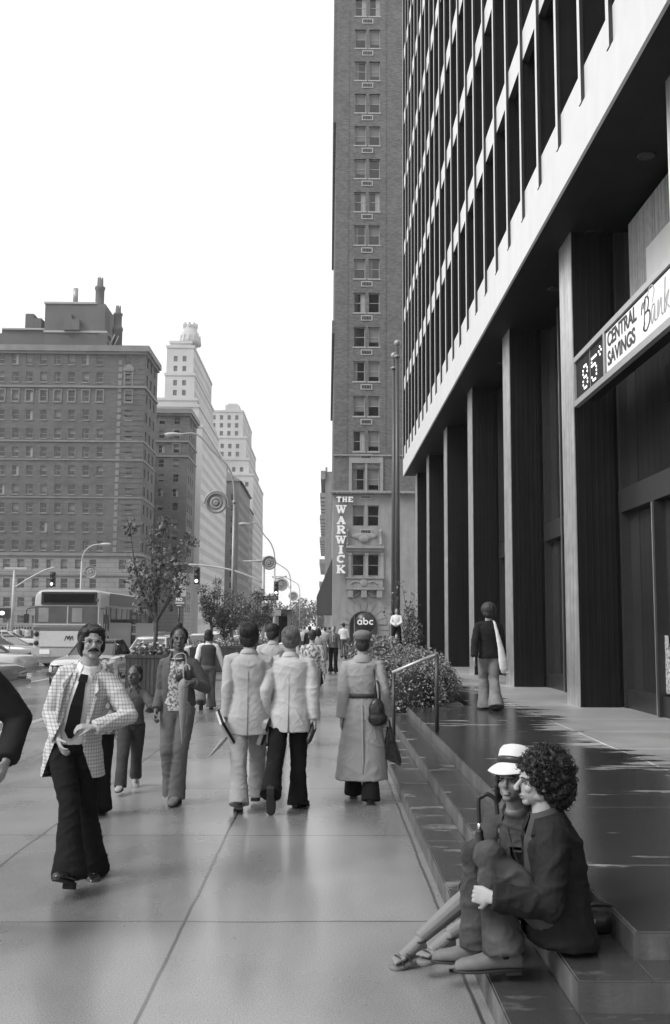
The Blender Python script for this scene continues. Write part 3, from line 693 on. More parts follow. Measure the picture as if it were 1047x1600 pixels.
b.box(dc.x-dr*.60+r_-wd/2, dc.x-dr*.60+r_+wd/2, -.036, 0.006, zz-r_-wd/2, zz+r_+.02); b.box(dc.x-r_-wd/2, dc.x-r_+wd/2, -.036, 0.006, zz-r_, zz+r_+dr*.28)
b.build('lettering', m_letter, ab)
# awning on the west side
aw = thing('awning', 'dark sloping awning reaching over the pavement from the hotel side', 'awning', (hx, HD+8, 0))
b = MB(); b.add([(0,0,8.4),(0,5,8.4),(-1.5,0,4.6),(-1.5,5,4.6),(-1.5,0,2.9),(-1.5,5,2.9),(0,0,2.9),(0,5,2.9)], [(0,2,3,1),(2,4,5,3),(0,6,4,2),(1,3,5,7),(4,6,7,5)]); b.build('canopy', mat('awning_cloth', .07, .8, var=.15), aw)
b = MB()
for y in (.1, 4.9): b.cone((-1.45, y, 0), (-1.45, y, 2.95), .05, n=8)
b.build('awning_post', m_steel, aw)
# building beyond the hotel
rb = thing('far_hotel_block', 'narrow pale building edge just beyond the hotel with small balconies', 'building', (P(508, 800, 150).x, 150, 0))
hb = P(508, 737, 150).z
b = MB(); ws = grid(3, 4.2, 8, 1.4, 4, 3.4, 7, 1.9); facade(b, (0, 36, 0), -math.pi/2, 36, 0, hb, ws, .3, 0); b.box(.0, 20, 0, .3, 0, hb, 0); b.box(0, 20, 35.7, 36, 0, hb); b.box(.4, 20, .3, 35.7, 0, hb-.1, 1); b.box(0, 20, 0, 36, hb-.1, hb)
b.build('wall', [m_tanst, m_glass], rb); b = MB(); b.box(-.7, 0, -.3, 36, hb-1.2, hb+.1)
b.build('cornice', m_tanst, rb)
for k in range(6):
    for u_ in range(7): b = MB(); b.box(-.8, 0, 1.5+u_*5, 3+u_*5, 4.5+k*3.4, 5.2+k*3.4); b.build('balcony', m_tanst, rb)
place_windows(rb, wmats((0, 36, 0), -math.pi/2, ws, .3, m_frame, m_glass, random.Random(9)))

# ================================================================ left side of the avenue
def bldg(name, label, cat, x1, y0, W, D, H, m_wall, front, side, fm=None, gm=None, rec=.3, seed=1, extra=None, styles=(0,0,0,1,2,3,4), base=0, mbase=None, group=None):
    """x1 = east (street) edge, front faces the viewer, side faces the avenue"""
    fm = fm or m_frame; gm = gm or m_glass
    t = thing(name, label, cat, (x1 - W, y0, 0), 0, group)
    b = MB()
    for zA, zB, mi in ((0, base, 1), (base, H, 0)):
        if zB <= zA: continue
        facade(b, (0,0,0), 0, W, zA, zB, [q for q in front if zA < q[2] < zB], rec, mi); facade(b, (W,0,0), math.pi/2, D, zA, zB, [q for q in side if zA < q[2] < zB], rec, mi)
    b.box(0, .3, .01, D-.31, 0, H, 0); b.box(0, W-.01, D-.3, D, 0, H, 0); b.box(.3, W-.02, .02, D-.3, H-.12, H, 0); b.box(.35, W-rec-.1, rec+.1, D-.3, 0, H-.2, 2)
    b.build('wall', [m_wall, mbase or m_lime, m_glass], t)
    it = wmats((0,0,0), 0, front, rec, fm, gm, random.Random(seed), styles) + wmats((W,0,0), math.pi/2, side, rec, fm, gm, random.Random(seed+1), styles)
    place_windows(t, it)
    return t
d1 = 164.0
def lx(px, py, d): return P(px, py, d).x
def lz(px, py, d): return P(px, py, d).z
x1 = lx(220, 800, d1); xL = lx(0, 800, d1) - 34; W1 = x1 - xL
H1 = lz(200, 545, d1); zc1 = lz(100, 866, d1)
rows = [lz(100, y_, d1) for y_ in (569, 596, 626, 654.5, 683.5, 712, 740.5, 769.5, 799, 829, 859)]
def wrow(y, px_list, wpx=11, hpx=15):
    out = []
    for px in px_list:
        a = lx(px - wpx/2, y, d1) - xL; c = lx(px + wpx/2, y, d1) - xL; out.append((a, c, lz(100, y + hpx/2, d1), lz(100, y - hpx/2, d1)))
    return out
cols = [22+22.4*i for i in range(-14, 8)][:]   # beyond the frame too
front = []
for y in (561.5, 589, 619, 648, 677, 706, 735, 764.5, 793.5, 823, 852): front += wrow(y, [q for q in [24+22*i for i in range(-12, 7)]] + [201], 10, 15)
for y in (881.5, 911.5, 941): front += wrow(y, [10+22.5*i for i in range(-12, 7)] + [191], 10.5, 15)
front += wrow(968, [10+22.5*i for i in range(-12, 7)], 10.5, 12)
side = [(u_, u_+1.3, q[2], q[3]) for q in [f for f in front if abs(f[0] - front[18][0]) < .01 or True][0:0] for u_ in ()]
zs = sorted({(round(f[2], 3), round(f[3], 3)) for f in front})
side = [(u_, u_+1.3, a, c) for a, c in zs for u_ in (1.7, 5.1, 8.6)]
bk = bldg('brick_hotel', 'large dark brick building with stepped roof towers at the far left corner', 'building', x1, d1, W1, 12.2, H1, m_brk, front, side, seed=11, base=zc1, mbase=m_lime)
b = MB()
for py, t_, dp in ((545, 1.0, .7), (551, .5, .35), (604, .35, .25), (689, .3, .15), (718, .25, .12), (777, .25, .12), (866, .5, .3), (898, .3, .2)):
    z = lz(100, py, d1); b.box(-.1, W1+dp, -dp, 12.2, z-t_/2, z+t_/2)
b.build('cornice', m_trimd, bk)
b = MB()                                         # window surrounds on the ornamental rows and the corner bay
for y in (619,):
    for q in wrow(y, [24+22*i for i in range(-6, 7)] + [201], 10, 15): b = MB(); a, c, e, f = q; b.box(a-.2, a, -.1, 0, e-.1, f+.2); b.box(c, c+.2, -.1, 0, e-.1, f+.2); b.box(a-.2, c+.2, -.12, 0, f+.2, f+.4); b.box(a-.2, c+.2, -.12, 0, e-.3, e-.1); b.build('window_surround', m_trimd, bk)
b = MB()
for q in wrow(589, [201], 10, 15): a, c, e, f = q; b.box(a-.25, a, -.1, 0, e-.6, f+.3); b.box(c, c+.25, -.1, 0, e-.6, f+.3); b.box(a-.4, c+.4, -.2, 0, f+.3, f+.8); b.add([(a-.4,-.15,f+.8),(c+.4,-.15,f+.8),((a+c)/2,-.15,f+1.5)], [(0,1,2)])
b.build('window_surround', m_trimd, bk); b = MB()
q = lx(178, 800, d1)-xL
for k in range(28): zz = zc1+.4+k*(H1-zc1-2)/28; b.box(q, q+.6, -.06, 0, zz, zz+.8)
b.build('quoins', m_trimd, bk)
b = MB()
for k in range(36): zz = zc1+.4+k*(H1-zc1-3)/36; b.box(q+.9, W1+.05, -.05, 0, zz, zz+.62)
b.build('rusticated_corner', m_brk, bk)
b = MB()
for f in front:
    if f[2] > zc1: b.box(f[0]-.1, f[1]+.1, -.1, 0, f[2]-.22, f[2]-.02)
b.build('window_sills', m_trimd, bk)['kind'] = 'stuff'
# roof masses
def rm(b, px0, px1, pyt, pyb, dy0=3, dy1=12, m=0):
    b.box(lx(px0, pyt, d1+dy0)-xL, lx(px1, pyt, d1+dy0)-xL, dy0, dy1, H1-.3 if pyb is None else lz(px0, pyb, d1+dy0), lz(px0, pyt, d1+dy0), m)
b = MB(); rm(b, 3, 70, 514, None, 4, 14); rm(b, -70, 3, 520, None, 4, 14); rm(b, 70, 166, 517, None, 2, 12); rm(b, 71, 165, 474, 518, 2.2, 11.5); rm(b, 155, 168, 520, None, 1.8, 2.2)
rm(b, 40, 53, 490, None, 5, 9); rm(b, 53, 65, 497, None, 5, 9); rm(b, 100, 112, 490, 515, 1, 3); rm(b, 112, 124, 498, 515, 1, 3)
b.build('penthouse', m_grimy, bk)
b = MB(); rm(b, 69, 150, 471, 474, 2, 12); rm(b, 3, 70, 512, 514.5, 3.6, 14); rm(b, 68, 167, 516, 519, 1.8, 12.2); b.build('parapet', m_trim, bk)
def chimney(px, pyt, pyb, w_, flues):
    cx = lx(px, pyt, d1+5)-xL; zt = lz(px, pyt, d1+5); zb_ = lz(px, pyb, d1+5); b = MB(); h = zt-zb_
    b.lathe([(w_, zb_), (w_, zb_+h*.42), (w_*1.12, zb_+h*.44), (w_*1.12, zb_+h*.5), (w_*.82, zb_+h*.56), (w_*.82, zb_+h*.8), (w_*1.0, zb_+h*.83), (w_*.95, zb_+h*.87), (w_*.6, zb_+h*.88), (w_*.55, zt)], (cx, 5, 0), 8)
    for k in range(flues):
        a = 2*math.pi*k/flues; b.cone((cx+w_*.4*math.cos(a), 5+w_*.4*math.sin(a), zt-.4), (cx+w_*.4*math.cos(a), 5+w_*.4*math.sin(a), zt+.5), w_*.13, n=6)
    b.build('chimney', m_grimy, bk)
chimney(157, 438, 520, .95, 4); chimney(185, 482, 545, .85, 4)
b = MB(); b.cone((lx(118, 470, d1+5)-xL, 5, lz(118, 475, d1+5)), (lx(118, 470, d1+5)-xL, 5, lz(118, 451, d1+5)), .45, n=12)
for k in range(2):
    a = lx(165+k*4, 520, d1+3)-xL; b.tube([(a, 3+k, H1-.3), (a+1.6, 3+k, H1+3.4)], .13, 5)
b.tube([(lx(165, 520, d1+3)-xL, 3, H1+3), (lx(180, 510, d1+3)-xL, 3, H1+.3)], .12, 5); b.build('roof_stack', m_steel, bk)
# second wing
d2 = 211.0; x2 = lx(291, 800, d2); H2 = lz(291, 643, d2); W2 = 30
z_ = [(lz(280, y_+6, d2), lz(280, y_-6, d2)) for y_ in (657, 679, 701.5, 724, 747, 770, 792, 815, 838, 860, 883, 905, 930, 950)]
fr = [(W2-1.5-o, W2-.2-o, a, c) for a, c in z_ for o in (1.6, 4.8, 8, 11.2, 14.4)]; sd = [(u_, u_+1.2, a, c) for a, c in z_ for u_ in (1.5, 4.5, 7.5)]
wg = bldg('brick_hotel_wing', 'second dark brick wing rising just behind the large corner building', 'building', x2, d2, W2, 13.5, H2, m_brk, fr, sd, seed=21, base=zc1, mbase=m_lime)
b = MB()
for py, t_, dp in ((643, 1.0, .8), (648, .5, .4), (690, .35, .25), (713, .35, .2), (880, .4, .3)): z = lz(280, py, d2); b.box(-.1, W2+dp, -dp, 13.5, z-t_/2, z+t_/2)
for y_ in (679, 701.5):
    for o in (1.6,): a, c = W2-1.5-o, W2-.2-o; e, f = lz(280, y_+6, d2), lz(280, y_-6, d2); b.box(a-.25, a, -.1, 0, e, f+.2); b.box(c, c+.25, -.1, 0, e, f+.2); b.box(a-.25, c+.25, -.1, 0, f+.2, f+.4)
b.build('cornice', m_trimd, wg)
lk = thing('brick_link_block', 'dark brick block joining the two brick wings at the back of the court', 'building', (x2-30, d1+12.6, 0)); b = MB(); b.box(0, 18, 0, d2-d1-13, 0, H1-8); b.build('wall', m_brk, lk); b = MB(); b.box(-.2, 18.3, -.2, d2-d1-12.8, H1-8, H1-7.2); b.build('parapet', m_trim, lk)
# white modern block
d3 = 233.0; x3 = lx(313, 800, d3); H3 = lz(313, 668, d3); D3 = 58
n3 = 17; dz3 = (H3-1)/n3
fr = [(W_ , W_+3.0, 2+k*dz3, 2+k*dz3+1.5) for k in range(n3) for W_ in (8.6, 3.2)]
sd = [(1.2+i*2.2, 2.1+i*2.2, 2+k*dz3, 2+k*dz3+1.4) for k in range(n3) for i in range(26)]
mb_ = bldg('white_apartment_block', 'pale modern apartment block with a grid of small windows behind the brick wings', 'apartment block', x3, d3, 14, D3, H3, m_pale, fr, sd, seed=31, gm=mat('pale_window_glass', .26, .3, .6, var=.5, scale=.2), fm=m_trim, styles=(0, 1, 2, 1))
b = MB(); b.box(-.2, 14.2, -.2, D3+.2, H3, H3+.8); b.box(3, 12, 3, 30, H3+.8, H3+4.2); b.build('roof_terrace', m_pale, mb_)
# dark block beyond it
d4 = 296.0; x4 = lx(372, 850, d4); H4 = lz(372, 752, d4)
fr = grid(1.5, 3, 5, 1.3, 3, 3.3, int(H4/3.3)-1, 1.8); sd = grid(1.5, 3.2, 12, 1.3, 3, 3.3, int(H4/3.3)-1, 1.8)
bd = bldg('narrow_dark_block', 'darker narrow building with a peaked roof beyond the white apartment block', 'building', x4, d4, 16, 42, H4, mat('mid_brick', .17, .8, var=.12, scale=.2), fr, sd, seed=41)
b = MB(); b.add([(0,-.4,H4),(16.8,-.4,H4),(16.8,42,H4),(0,42,H4),(8,3,H4+6),(14,38,H4+5)], [(0,1,4),(1,2,5,4),(2,3,5),(3,0,4,5)]); b.build('roof', mat('slate_roof', .14, .7, var=.2), bd)
d5 = 360.0; x5 = lx(385, 850, d5); H5 = lz(385, 790, d5)
bd2 = bldg('low_gabled_block', 'mid-height brick block with a gabled corner before the far tower', 'building', x5, d5, 14, 30, H5, mat('mid_brick2', .2, .8, var=.12, scale=.2), grid(1.5, 3, 4, 1.3, 3, 3.4, int(H5/3.4)-1, 1.8), grid(1.5, 3.2, 8, 1.3, 3, 3.4, int(H5/3.4)-1, 1.8), seed=43)
b = MB(); b.add([(2,-.3,H5),(14.5,-.3,H5),(8.5,-.3,H5+7),(2,30,H5),(14.5,30,H5),(8.5,30,H5+7)], [(0,1,2),(1,4,5,2),(3,0,2,5),(4,3,5)]); b.build('roof', mat('slate_roof2', .16, .7, var=.2), bd2)
# set-back towers: tiers given by pixel edges
def tiers(name, label, d, D, spec, m_, winspec, seed, crown=None):
    """spec: list of (px_left, px_right_front_corner, py_top, setback) from the ground up; front edges in photo pixels"""
    xa = lx(spec[0][0], 800, d); t = thing(name, label, 'tower', (xa, d, 0)); it = []; zlast = 0; b = MB()
    for i, (pl, pr, pt, sb_) in enumerate(spec):
        a = lx(pl, pt, d+sb_)-xa; c = lx(pr, pt, d+sb_)-xa; z = lz((pl+pr)/2, pt, d+sb_); du, dz_, w_, h_ = winspec
        D_ = max(4, D - 2*sb_)
        nu = max(1, int((c-a-1.5)/du)); nz = max(0, int((z-zlast-1.2)/dz_)); nv = max(1, int((D_-1.5)/du))
        f = grid((c-a-(nu-1)*du-w_)/2, du, nu, w_, zlast+1.2, dz_, nz, h_); s = grid((D_-(nv-1)*du-w_)/2, du, nv, w_, zlast+1.2, dz_, nz, h_)
        facade(b, (a, sb_, 0), 0, c-a, zlast, z, f, .3, 0); facade(b, (c, sb_, 0), math.pi/2, D_, zlast, z, s, .3, 0)
        b.box(a, a+.3, sb_+.01, sb_+D_-.31, zlast, z, 0); b.box(a, c-.01, sb_+D_-.3, sb_+D_, zlast, z, 0); b.box(a+.3, c-.02, sb_+.02, sb_+D_-.3, z-.2, z, 0); b.box(a+.35, c-.45, sb_+.45, sb_+D_-.35, zlast, z-.3, 1)
        b.box(a-.3, c+.3, sb_-.3, sb_+.0, z-.9, z+.1, 0); b.box(c, c+.3, sb_, sb_+D_, z-.9, z+.1, 0)
        gm = m_glassw if False else mat('far_window', .10, .4, .5, var=.3)
        it += wmats((a, sb_, 0), 0, f, .3, m_trim, gm, random.Random(seed+i), (9,)) + wmats((c, sb_, 0), math.pi/2, s, .3, m_trim, gm, random.Random(seed+i), (9,)); zlast = z
    b.build('wall', [m_, m_glass], t)
    place_windows(t, it)
    if crown: crown(t, xa, d, zlast)
    return t
def crown1(t, xa, d, z0):
    c = lx(295, 520, d+8)-xa; b = MB(); z = lambda py: lz(295, py, d+8)
    b.lathe([(3.8, z0-.2), (3.8, z(527)), (3.3, z(524)), (3.2, z(516)), (2.6, z(514)), (2.5, z(508)), (2.2, z(507)), (2.2, z(504))], (c, 12, 0), 12)
    for k in range(8): a = 2*math.pi*k/8; b.box(c+2.3*math.cos(a)-.4, c+2.3*math.cos(a)+.4, 12+2.3*math.sin(a)-.4, 12+2.3*math.sin(a)+.4, z(508), z(501))
    for k in range(12): a = 2*math.pi*k/12; b.cone((c+3.8*math.cos(a), 12+3.8*math.sin(a), z0-.3), (c+3.6*math.cos(a), 12+3.6*math.sin(a), z(520)), .4, .2, n=5)
    b.build('crown', m_pale2, t)
tiers('deco_tower', 'pale set-back tower with a crenellated round crown above the brick wings', 345, 64, [(236, 311, 632, 0), (243, 308, 622, 1), (258, 304, 583, 2), (261, 303, 540, 4), (266, 299, 533, 7)], m_pale2, (3.2, 3.6, 1.4, 2.0), 51, crown1)
def crown2(t, xa, d, z0):
    b = MB(); z = lambda py: lz(362, py, d+10)
    b.box(lx(352, 640, d+10)-xa, lx(374, 640, d+10)-xa, 10, 26, z0-.2, z(633)); b.box(lx(355, 640, d+10)-xa, lx(371, 640, d+10)-xa, 12, 24, z(633), z(629)); b.build('penthouse', m_pale2, t)
tiers('stepped_tower', 'pale stepped tower furthest along the left side of the avenue', 455, 70, [(315, 396, 740, 0), (318, 389, 716, 2), (322, 385, 682, 4), (325, 380, 641, 8)], m_pale2, (3.6, 3.8, 1.6, 2.2), 61, crown2)
d7 = 545.0; x7 = lx(404, 850, d7)
bldg('last_avenue_block', 'dark edged block at the end of the row before the park', 'building', x7, d7, 16, 34, lz(404, 812, d7), mat('mid_brick3', .2, .8, var=.12, scale=.2), grid(2, 4, 3, 1.6, 3, 3.8, 16, 2), grid(2, 4, 7, 1.6, 3, 3.8, 16, 2), seed=71)
# ---------------------------------------------------------------- street furniture
def lamp_post(x, y, h, arm, label, medal=False, md=.62, mz=7.2, armr=2.6):
    t = thing('street_lamp', label, 'street lamp', (x, y, 0), 0, 'curved-arm street lamps along the kerb')
    hp = h - armr
    b = MB(); b.cone((0,0,0), (0,0,.9), .14, .12, 12); b.cone((0,0,.9), (0,0,hp), .085, .055, 12); b.cone((0,0,hp-.02), (0,0,hp+.12), .075, .075, 12); b.build('pole', m_steel, t)
    pts = [(0,0,hp), (-.05,0,hp+.9), (-.35,0,hp+1.7), (-arm*.42,0,hp+2.35), (-arm*.7,0,h-.02), (-arm,0,h)]
    b = MB(); b.tube(curvy(pts, 6), .045, 8); b.build('arm', m_steel, t)
    b = MB(); b.loftrings([b.ring(Vector((-arm+.1-i*.14, 0, h-.02)), Vector((0,1,0)), Vector((0,0,1)), w_, hh, 12) for i, (w_, hh) in enumerate([(.05,.05),(.09,.07),(.13,.09),(.17,.10),(.18,.10),(.16,.09),(.05,.04)])]); 
    hd = b.build('lamp_head', m_lamp, t); b = MB(); b.ell((-arm-.42, 0, h-.10), (.26,.14,.12)); b.build('lens', m_glassw, hd)
    if medal: medallion(t, (-md-.35, 0, mz), md, True)
    return t
def medallion(t, c, r, hoop=False):
    c = Vector(c); M_ = Matrix.Translation(c) @ Matrix.Rotation(math.pi/2, 4, 'X')
    b = MB(); b.lathe([(r, -.03), (r, .03)], n=36, M=M_); b.lathe([(r*.98,.01),(r*.98,.05),(r*.9,.05),(r*.9,.034)], n=36, M=M_)
    for k in range(44):
        a = 2*math.pi*k/44; b.box(-.035, .035, -.03, .03, r*.99, r*1.05, 0, Matrix.Translation(c) @ Matrix.Rotation(a, 4, 'Y'))
    d_ = b.build('medallion', mat('enamel_disc', .24, .45, var=.12), t)
    b = MB(); b.lathe([(r*.62, .005), (r*.62, .045), (r*.36, .045), (r*.36, .038)], n=32, M=M_); b.build('medallion_ring', mat('enamel_ring', .26, .5), d_)
    b = MB(); b.lathe([(r*.35, .002), (r*.35, .052)], n=24, M=M_); b.build('crest_ground', mat('crest_dark', .19, .5), d_)
    b = MB()
    sh = [(-.5,.55),(.5,.55),(.52,.0),(.3,-.45),(0,-.68),(-.3,-.45),(-.52,.0)]
    b.add([(c.x+x*r*.34, c.y-.056, c.z+z*r*.34) for x, z in sh], [tuple(range(7))]); b.box(c.x-r*.2, c.x+r*.2, c.y-.07, c.y-.05, c.z+r*.05, c.z+r*.09); b.build('crest', mat('crest_pale', .30, .5), d_)
    if hoop:
        b = MB(); R_ = r*1.16
        b.tube([(c.x+R_*math.cos(a), c.y, c.z+R_*math.sin(a)) for a in [math.pi*1.02 - math.pi*1.1*k/18 for k in range(19)]] + [(-.04, 0, c.z-r*.55)], .035, 8)
        b.cone((c.x, c.y, c.z+r), (c.x, c.y, c.z+R_), .03); b.build('hoop', m_steel, t)
p = P(362, 1000, 44); lamp_post(p.x, 44, P(300, 682, 44).z + .1, -P(283, 684, 44).x + p.x, 'nearest tall street lamp with a round crest medallion hanging from a hoop', True, .45, P(341, 786, 44).z, 3.1)
p = P(428, 980, 77); lamp_post(p.x, 77, P(400, 818, 77).z, p.x - P(388, 818, 77).x, 'second street lamp in the row with a slim curved arm over the traffic', False, armr=3.2)
p = P(453.5, 980, 108); lamp_post(p.x, 108, P(440, 876, 108).z, 3.0, 'third street lamp in the row with a small medallion', True, .62, P(445, 914, 108).z, 2.8)
p = P(468, 980, 146); lamp_post(p.x, 146, P(460, 901, 146).z, 3.4, 'furthest street lamp in the row before the park', True, .6, P(461, 932, 146).z, 2.8)
# left lamps
def left_lamp(px, d, pyh, pxh, label, medal_py=None):
    x = P(px, 950, d).x; h = P(px, pyh, d).z; t = thing('street_lamp', label, 'street lamp', (x, d, 0), 0, 'street lamps across the avenue')
    b = MB(); b.cone((0,0,0), (0,0,h-1.6), .12, .07, 10); b.build('pole', m_lamp, t); ax = P(pxh, pyh, d).x - x
    b = MB(); b.tube(curvy([(0,0,h-1.6), (ax*.12,0,h-.7), (ax*.45,0,h-.12), (ax*.9,0,h)], 6), .06, 8); b.build('arm', m_lamp, t)
    b = MB(); b.ell((ax, 0, h), (.55, .2, .14)); b.build('lamp_head', m_lamp, t)
    if medal_py: medallion(t, (.9, 0, P(px, medal_py, d).z), .62, False); b = MB(); b.cone((0,0,P(px, medal_py, d).z+.1), (.9,0,P(px, medal_py, d).z+.1), .04); b.build('medallion_bracket', m_lamp, t)
left_lamp(125, 95, 850, 165, 'street lamp with a small round medallion in front of the brick hotel base', 894)
# traffic signals
def signal(x, y, h, armpts, label, headpos, pole_m=None, lit=2, extra=None):
    t = thing('traffic_signal', label, 'traffic light', (x, y, 0), 0, 'traffic signals on long mast arms')
    b = MB(); b.cone((0,0,0), (0,0,h), .13, .09, 10); b.build('pole', pole_m or m_lamp, t)
    b = MB(); b.tube(curvy(armpts, 5), .06, 8); b.build('mast_arm', pole_m or m_lamp, t)
    hp = Vector(headpos); b = MB(); b.box(hp.x-.17, hp.x+.17, hp.y-.15, hp.y+.15, hp.z-.55, hp.z+.5)
    for k in range(3): b.lathe([(.13,0),(.14,.18)], n=12, M=Matrix.Translation((hp.x, hp.y-.15, hp.z+.32-k*.34)) @ Matrix.Rotation(math.pi/2, 4, 'X'))
    hd = b.build('signal_head', m_black, t); b = MB(); b.ell((hp.x, hp.y-.30, hp.z+.32-lit*.34), (.13,.05,.13)); b.build('lit_lens', m_signal, hd)
    if extra: extra(t)
    return t
x0 = P(20, 950, 72).x; a1 = P(85, 887, 72)
def ex1(t): b = MB(); z = P(20, 888, 72).z; b.box(-.7, .9, -.1, .1, z-.08, z+.08); b.build('crossarm', m_lamp, t)
signal(x0, 72, P(20, 887, 72).z, [(0,0,P(20,919,72).z), (P(45,904,72).x-x0,0,P(45,904,72).z), (P(70,891,72).x-x0,0,P(70,891,72).z), (a1.x-x0,0,a1.z)], 'pale signal pole with a long arm over the bus at far left', (P(83,902,72).x-x0, 0, P(83,905,72).z), extra=ex1)
b = MB(); s_ = thing('signal_box', 'small lit signal lamp low on the pole at far left', 'signal', (P(8, 958, 71).x, 71, 0)); z = P(8,958,71).z
b.box(-.5,.35,-.2,.2,z-.35,z+.35); b.build('case', m_black, s_); b = MB(); b.ell((-.15,-.22,z), (.2,.06,.14)); b.build('lit_lens', m_signal, s_); b = MB(); b.cone((.2,.1,0), (.2,.1,z), .07); b.build('pole', m_steel, s_)
xm = P(411, 950, 62).x
def ex2(t):
    z = P(411, 877, 62).z; b = MB(); b.tube([(-1.3,0,z), (.5,0,z)], .05); b.build('crossarm', m_steel, t); medallion(t, (.35,-.15,z-.1), .42)
    b = MB(); b.box(-.1, .95, -.13, -.1, P(411,938,62).z, P(411,931,62).z); o = b.build('street_sign', m_black, t)
    b = text_mb('ONE WAY', .17, .0, .005, sx=.85); xf(b, frame_mat((.42, -.14, P(411,934.5,62).z), (1,0,0), (0,-1,0))); b.build('lettering', m_letter, o)
signal(xm, 62, P(411, 870, 62).z, [(0,0,P(411,910,62).z), (P(370,893,62).x-xm,0,P(370,893,62).z), (P(330,885,62).x-xm,0,P(330,885,62).z), (P(295,882,62).x-xm,0,P(295,882,62).z)], 'mast arm signal reaching over the avenue above the street trees', (P(308,903,62).x-xm,0,P(308,899,62).z), extra=ex2)
xq = P(429.5, 950, 76.5).x
def ex3(t):
    b = MB(); b.box(-.6,.5,-.15,.15,P(429,962,76).z,P(429,953,76).z); b.build('control_box', m_steel, t)
    b = MB(); b.box(.1,.95,.1,.4,P(429,963,76).z,P(429,958,76).z); b.build('small_sign', m_black, t)
signal(xq, 76.0, P(429, 900, 76).z, [(0,0,P(429,905,76).z), (.3,0,P(429,903,76).z), (.9,0,P(429,900,76).z)], 'signal fixed low on a post beside the second street lamp', (.12,-.1,P(429,919,76).z), extra=ex3)
# signs between the trees
sp = P(280, 950, 52); sgp = thing('parking_sign', 'no standing sign on a dark post between the street trees', 'sign', (sp.x, 52, 0))
b = MB(); b.cone((0,0,0), (0,0,P(280,930,52).z), .06); b.build('post', m_black, sgp)
z0, z1 = P(280,948,52).z, P(280,933,52).z; b = MB(); b.box(-.34,.34,-.08,-.06,z0,z1); o = b.build('sign_plate', mat('sign_grey', .12, .5), sgp)
b = join(xf(text_mb('NO', .22, .008, .004), frame_mat((0,-.083,z1-.13), (1,0,0), (0,-1,0))), xf(text_mb('STANDING', .12, .004, .004, sx=.9), frame_mat((0,-.083,z1-.3), (1,0,0), (0,-1,0)))); b.box(-.12,.12,-.085,-.081,z0+.05,z0+.08); b.build('lettering', m_letter, o)
z0, z1 = P(280,932,52).z, P(280,893,52).z; b = MB(); b.box(-.35,.33,-.02,.02,z0,z1); o = b.build('upper_plate', mat('pale_plate', .42, .6), sgp)
b = MB()
for k in range(4): b.box(-.2,.2,-.026,-.021,z1-.3-k*.22,z1-.24-k*.22)
b.build('faint_lines', mat('plate_lines', .28, .6), o)
# flag poles
for px, pyt, d, lab in ((621, 543, 47.6, 'taller-looking dark flagpole with a ball finial at the tower corner'), (615.5, 562, 50.2, 'flagpole just behind the other one in front of the hotel')):
    p = P(px, 985, d); h = P(px, pyt, d).z; t = thing('flagpole', lab, 'flagpole', (p.x, d, 0), 0, 'pair of dark flagpoles')
    b = MB(); b.cone((0,0,0), (0,0,h), .15, .085, 16); b.cone((0,0,0), (0,0,.4), .25, .2, 16); b.build('pole', mat('bronze_pole', .06, .4, .5, var=.2), t)
    b = MB(); b.ell((0,0,h+.22), (.17,.17,.17)); b.build('ball_finial', m_steel, t); b = MB(); b.lathe([(.14,h-.5),(.17,h-.48),(.17,h-.42),(.14,h-.4)], n=12); b.build('truck', m_steel, t)
# handrail on the steps
hr = thing('handrail', 'thin metal handrail framing the far end of the steps beside the hedge', 'handrail', (.87, 13.1, ZA))
b = MB(); sq = lambda c1, c2, r_: b.cone(c1, c2, r_, n=8)
z1, z2 = P(613,1051,13.1).z-ZA, P(686,1021,13.1).z-ZA
sq((0,0,0), (0,0,z1), .022); b.build('post', m_dframe, hr); b = MB(); sq((.56,0,ZC-ZA), (.56,0,z2), .026); b.build('post', m_dframe, hr); b = MB(); sq((-.02,0,z1), (.58,0,z2), .022); b.build('rail', m_alum, hr)
# dark railing far away beside the hedge
rl = thing('far_railing', 'dark railing beside the path where the man in the dark suit walks', 'railing', (P(545, 1000, 36).x, 30, 0))
b = MB()
for k in range(5): b.cone((0, k*3, 0), (0, k*3, 1.05), .03, n=6)
b.tube([(0,0,1.05), (0,12,1.05)], .03); b.tube([(0,0,.6), (0,12,.6)], .02); b.box(.05,.1,6,12,.1,1.3); b.build('rail', m_black, rl)
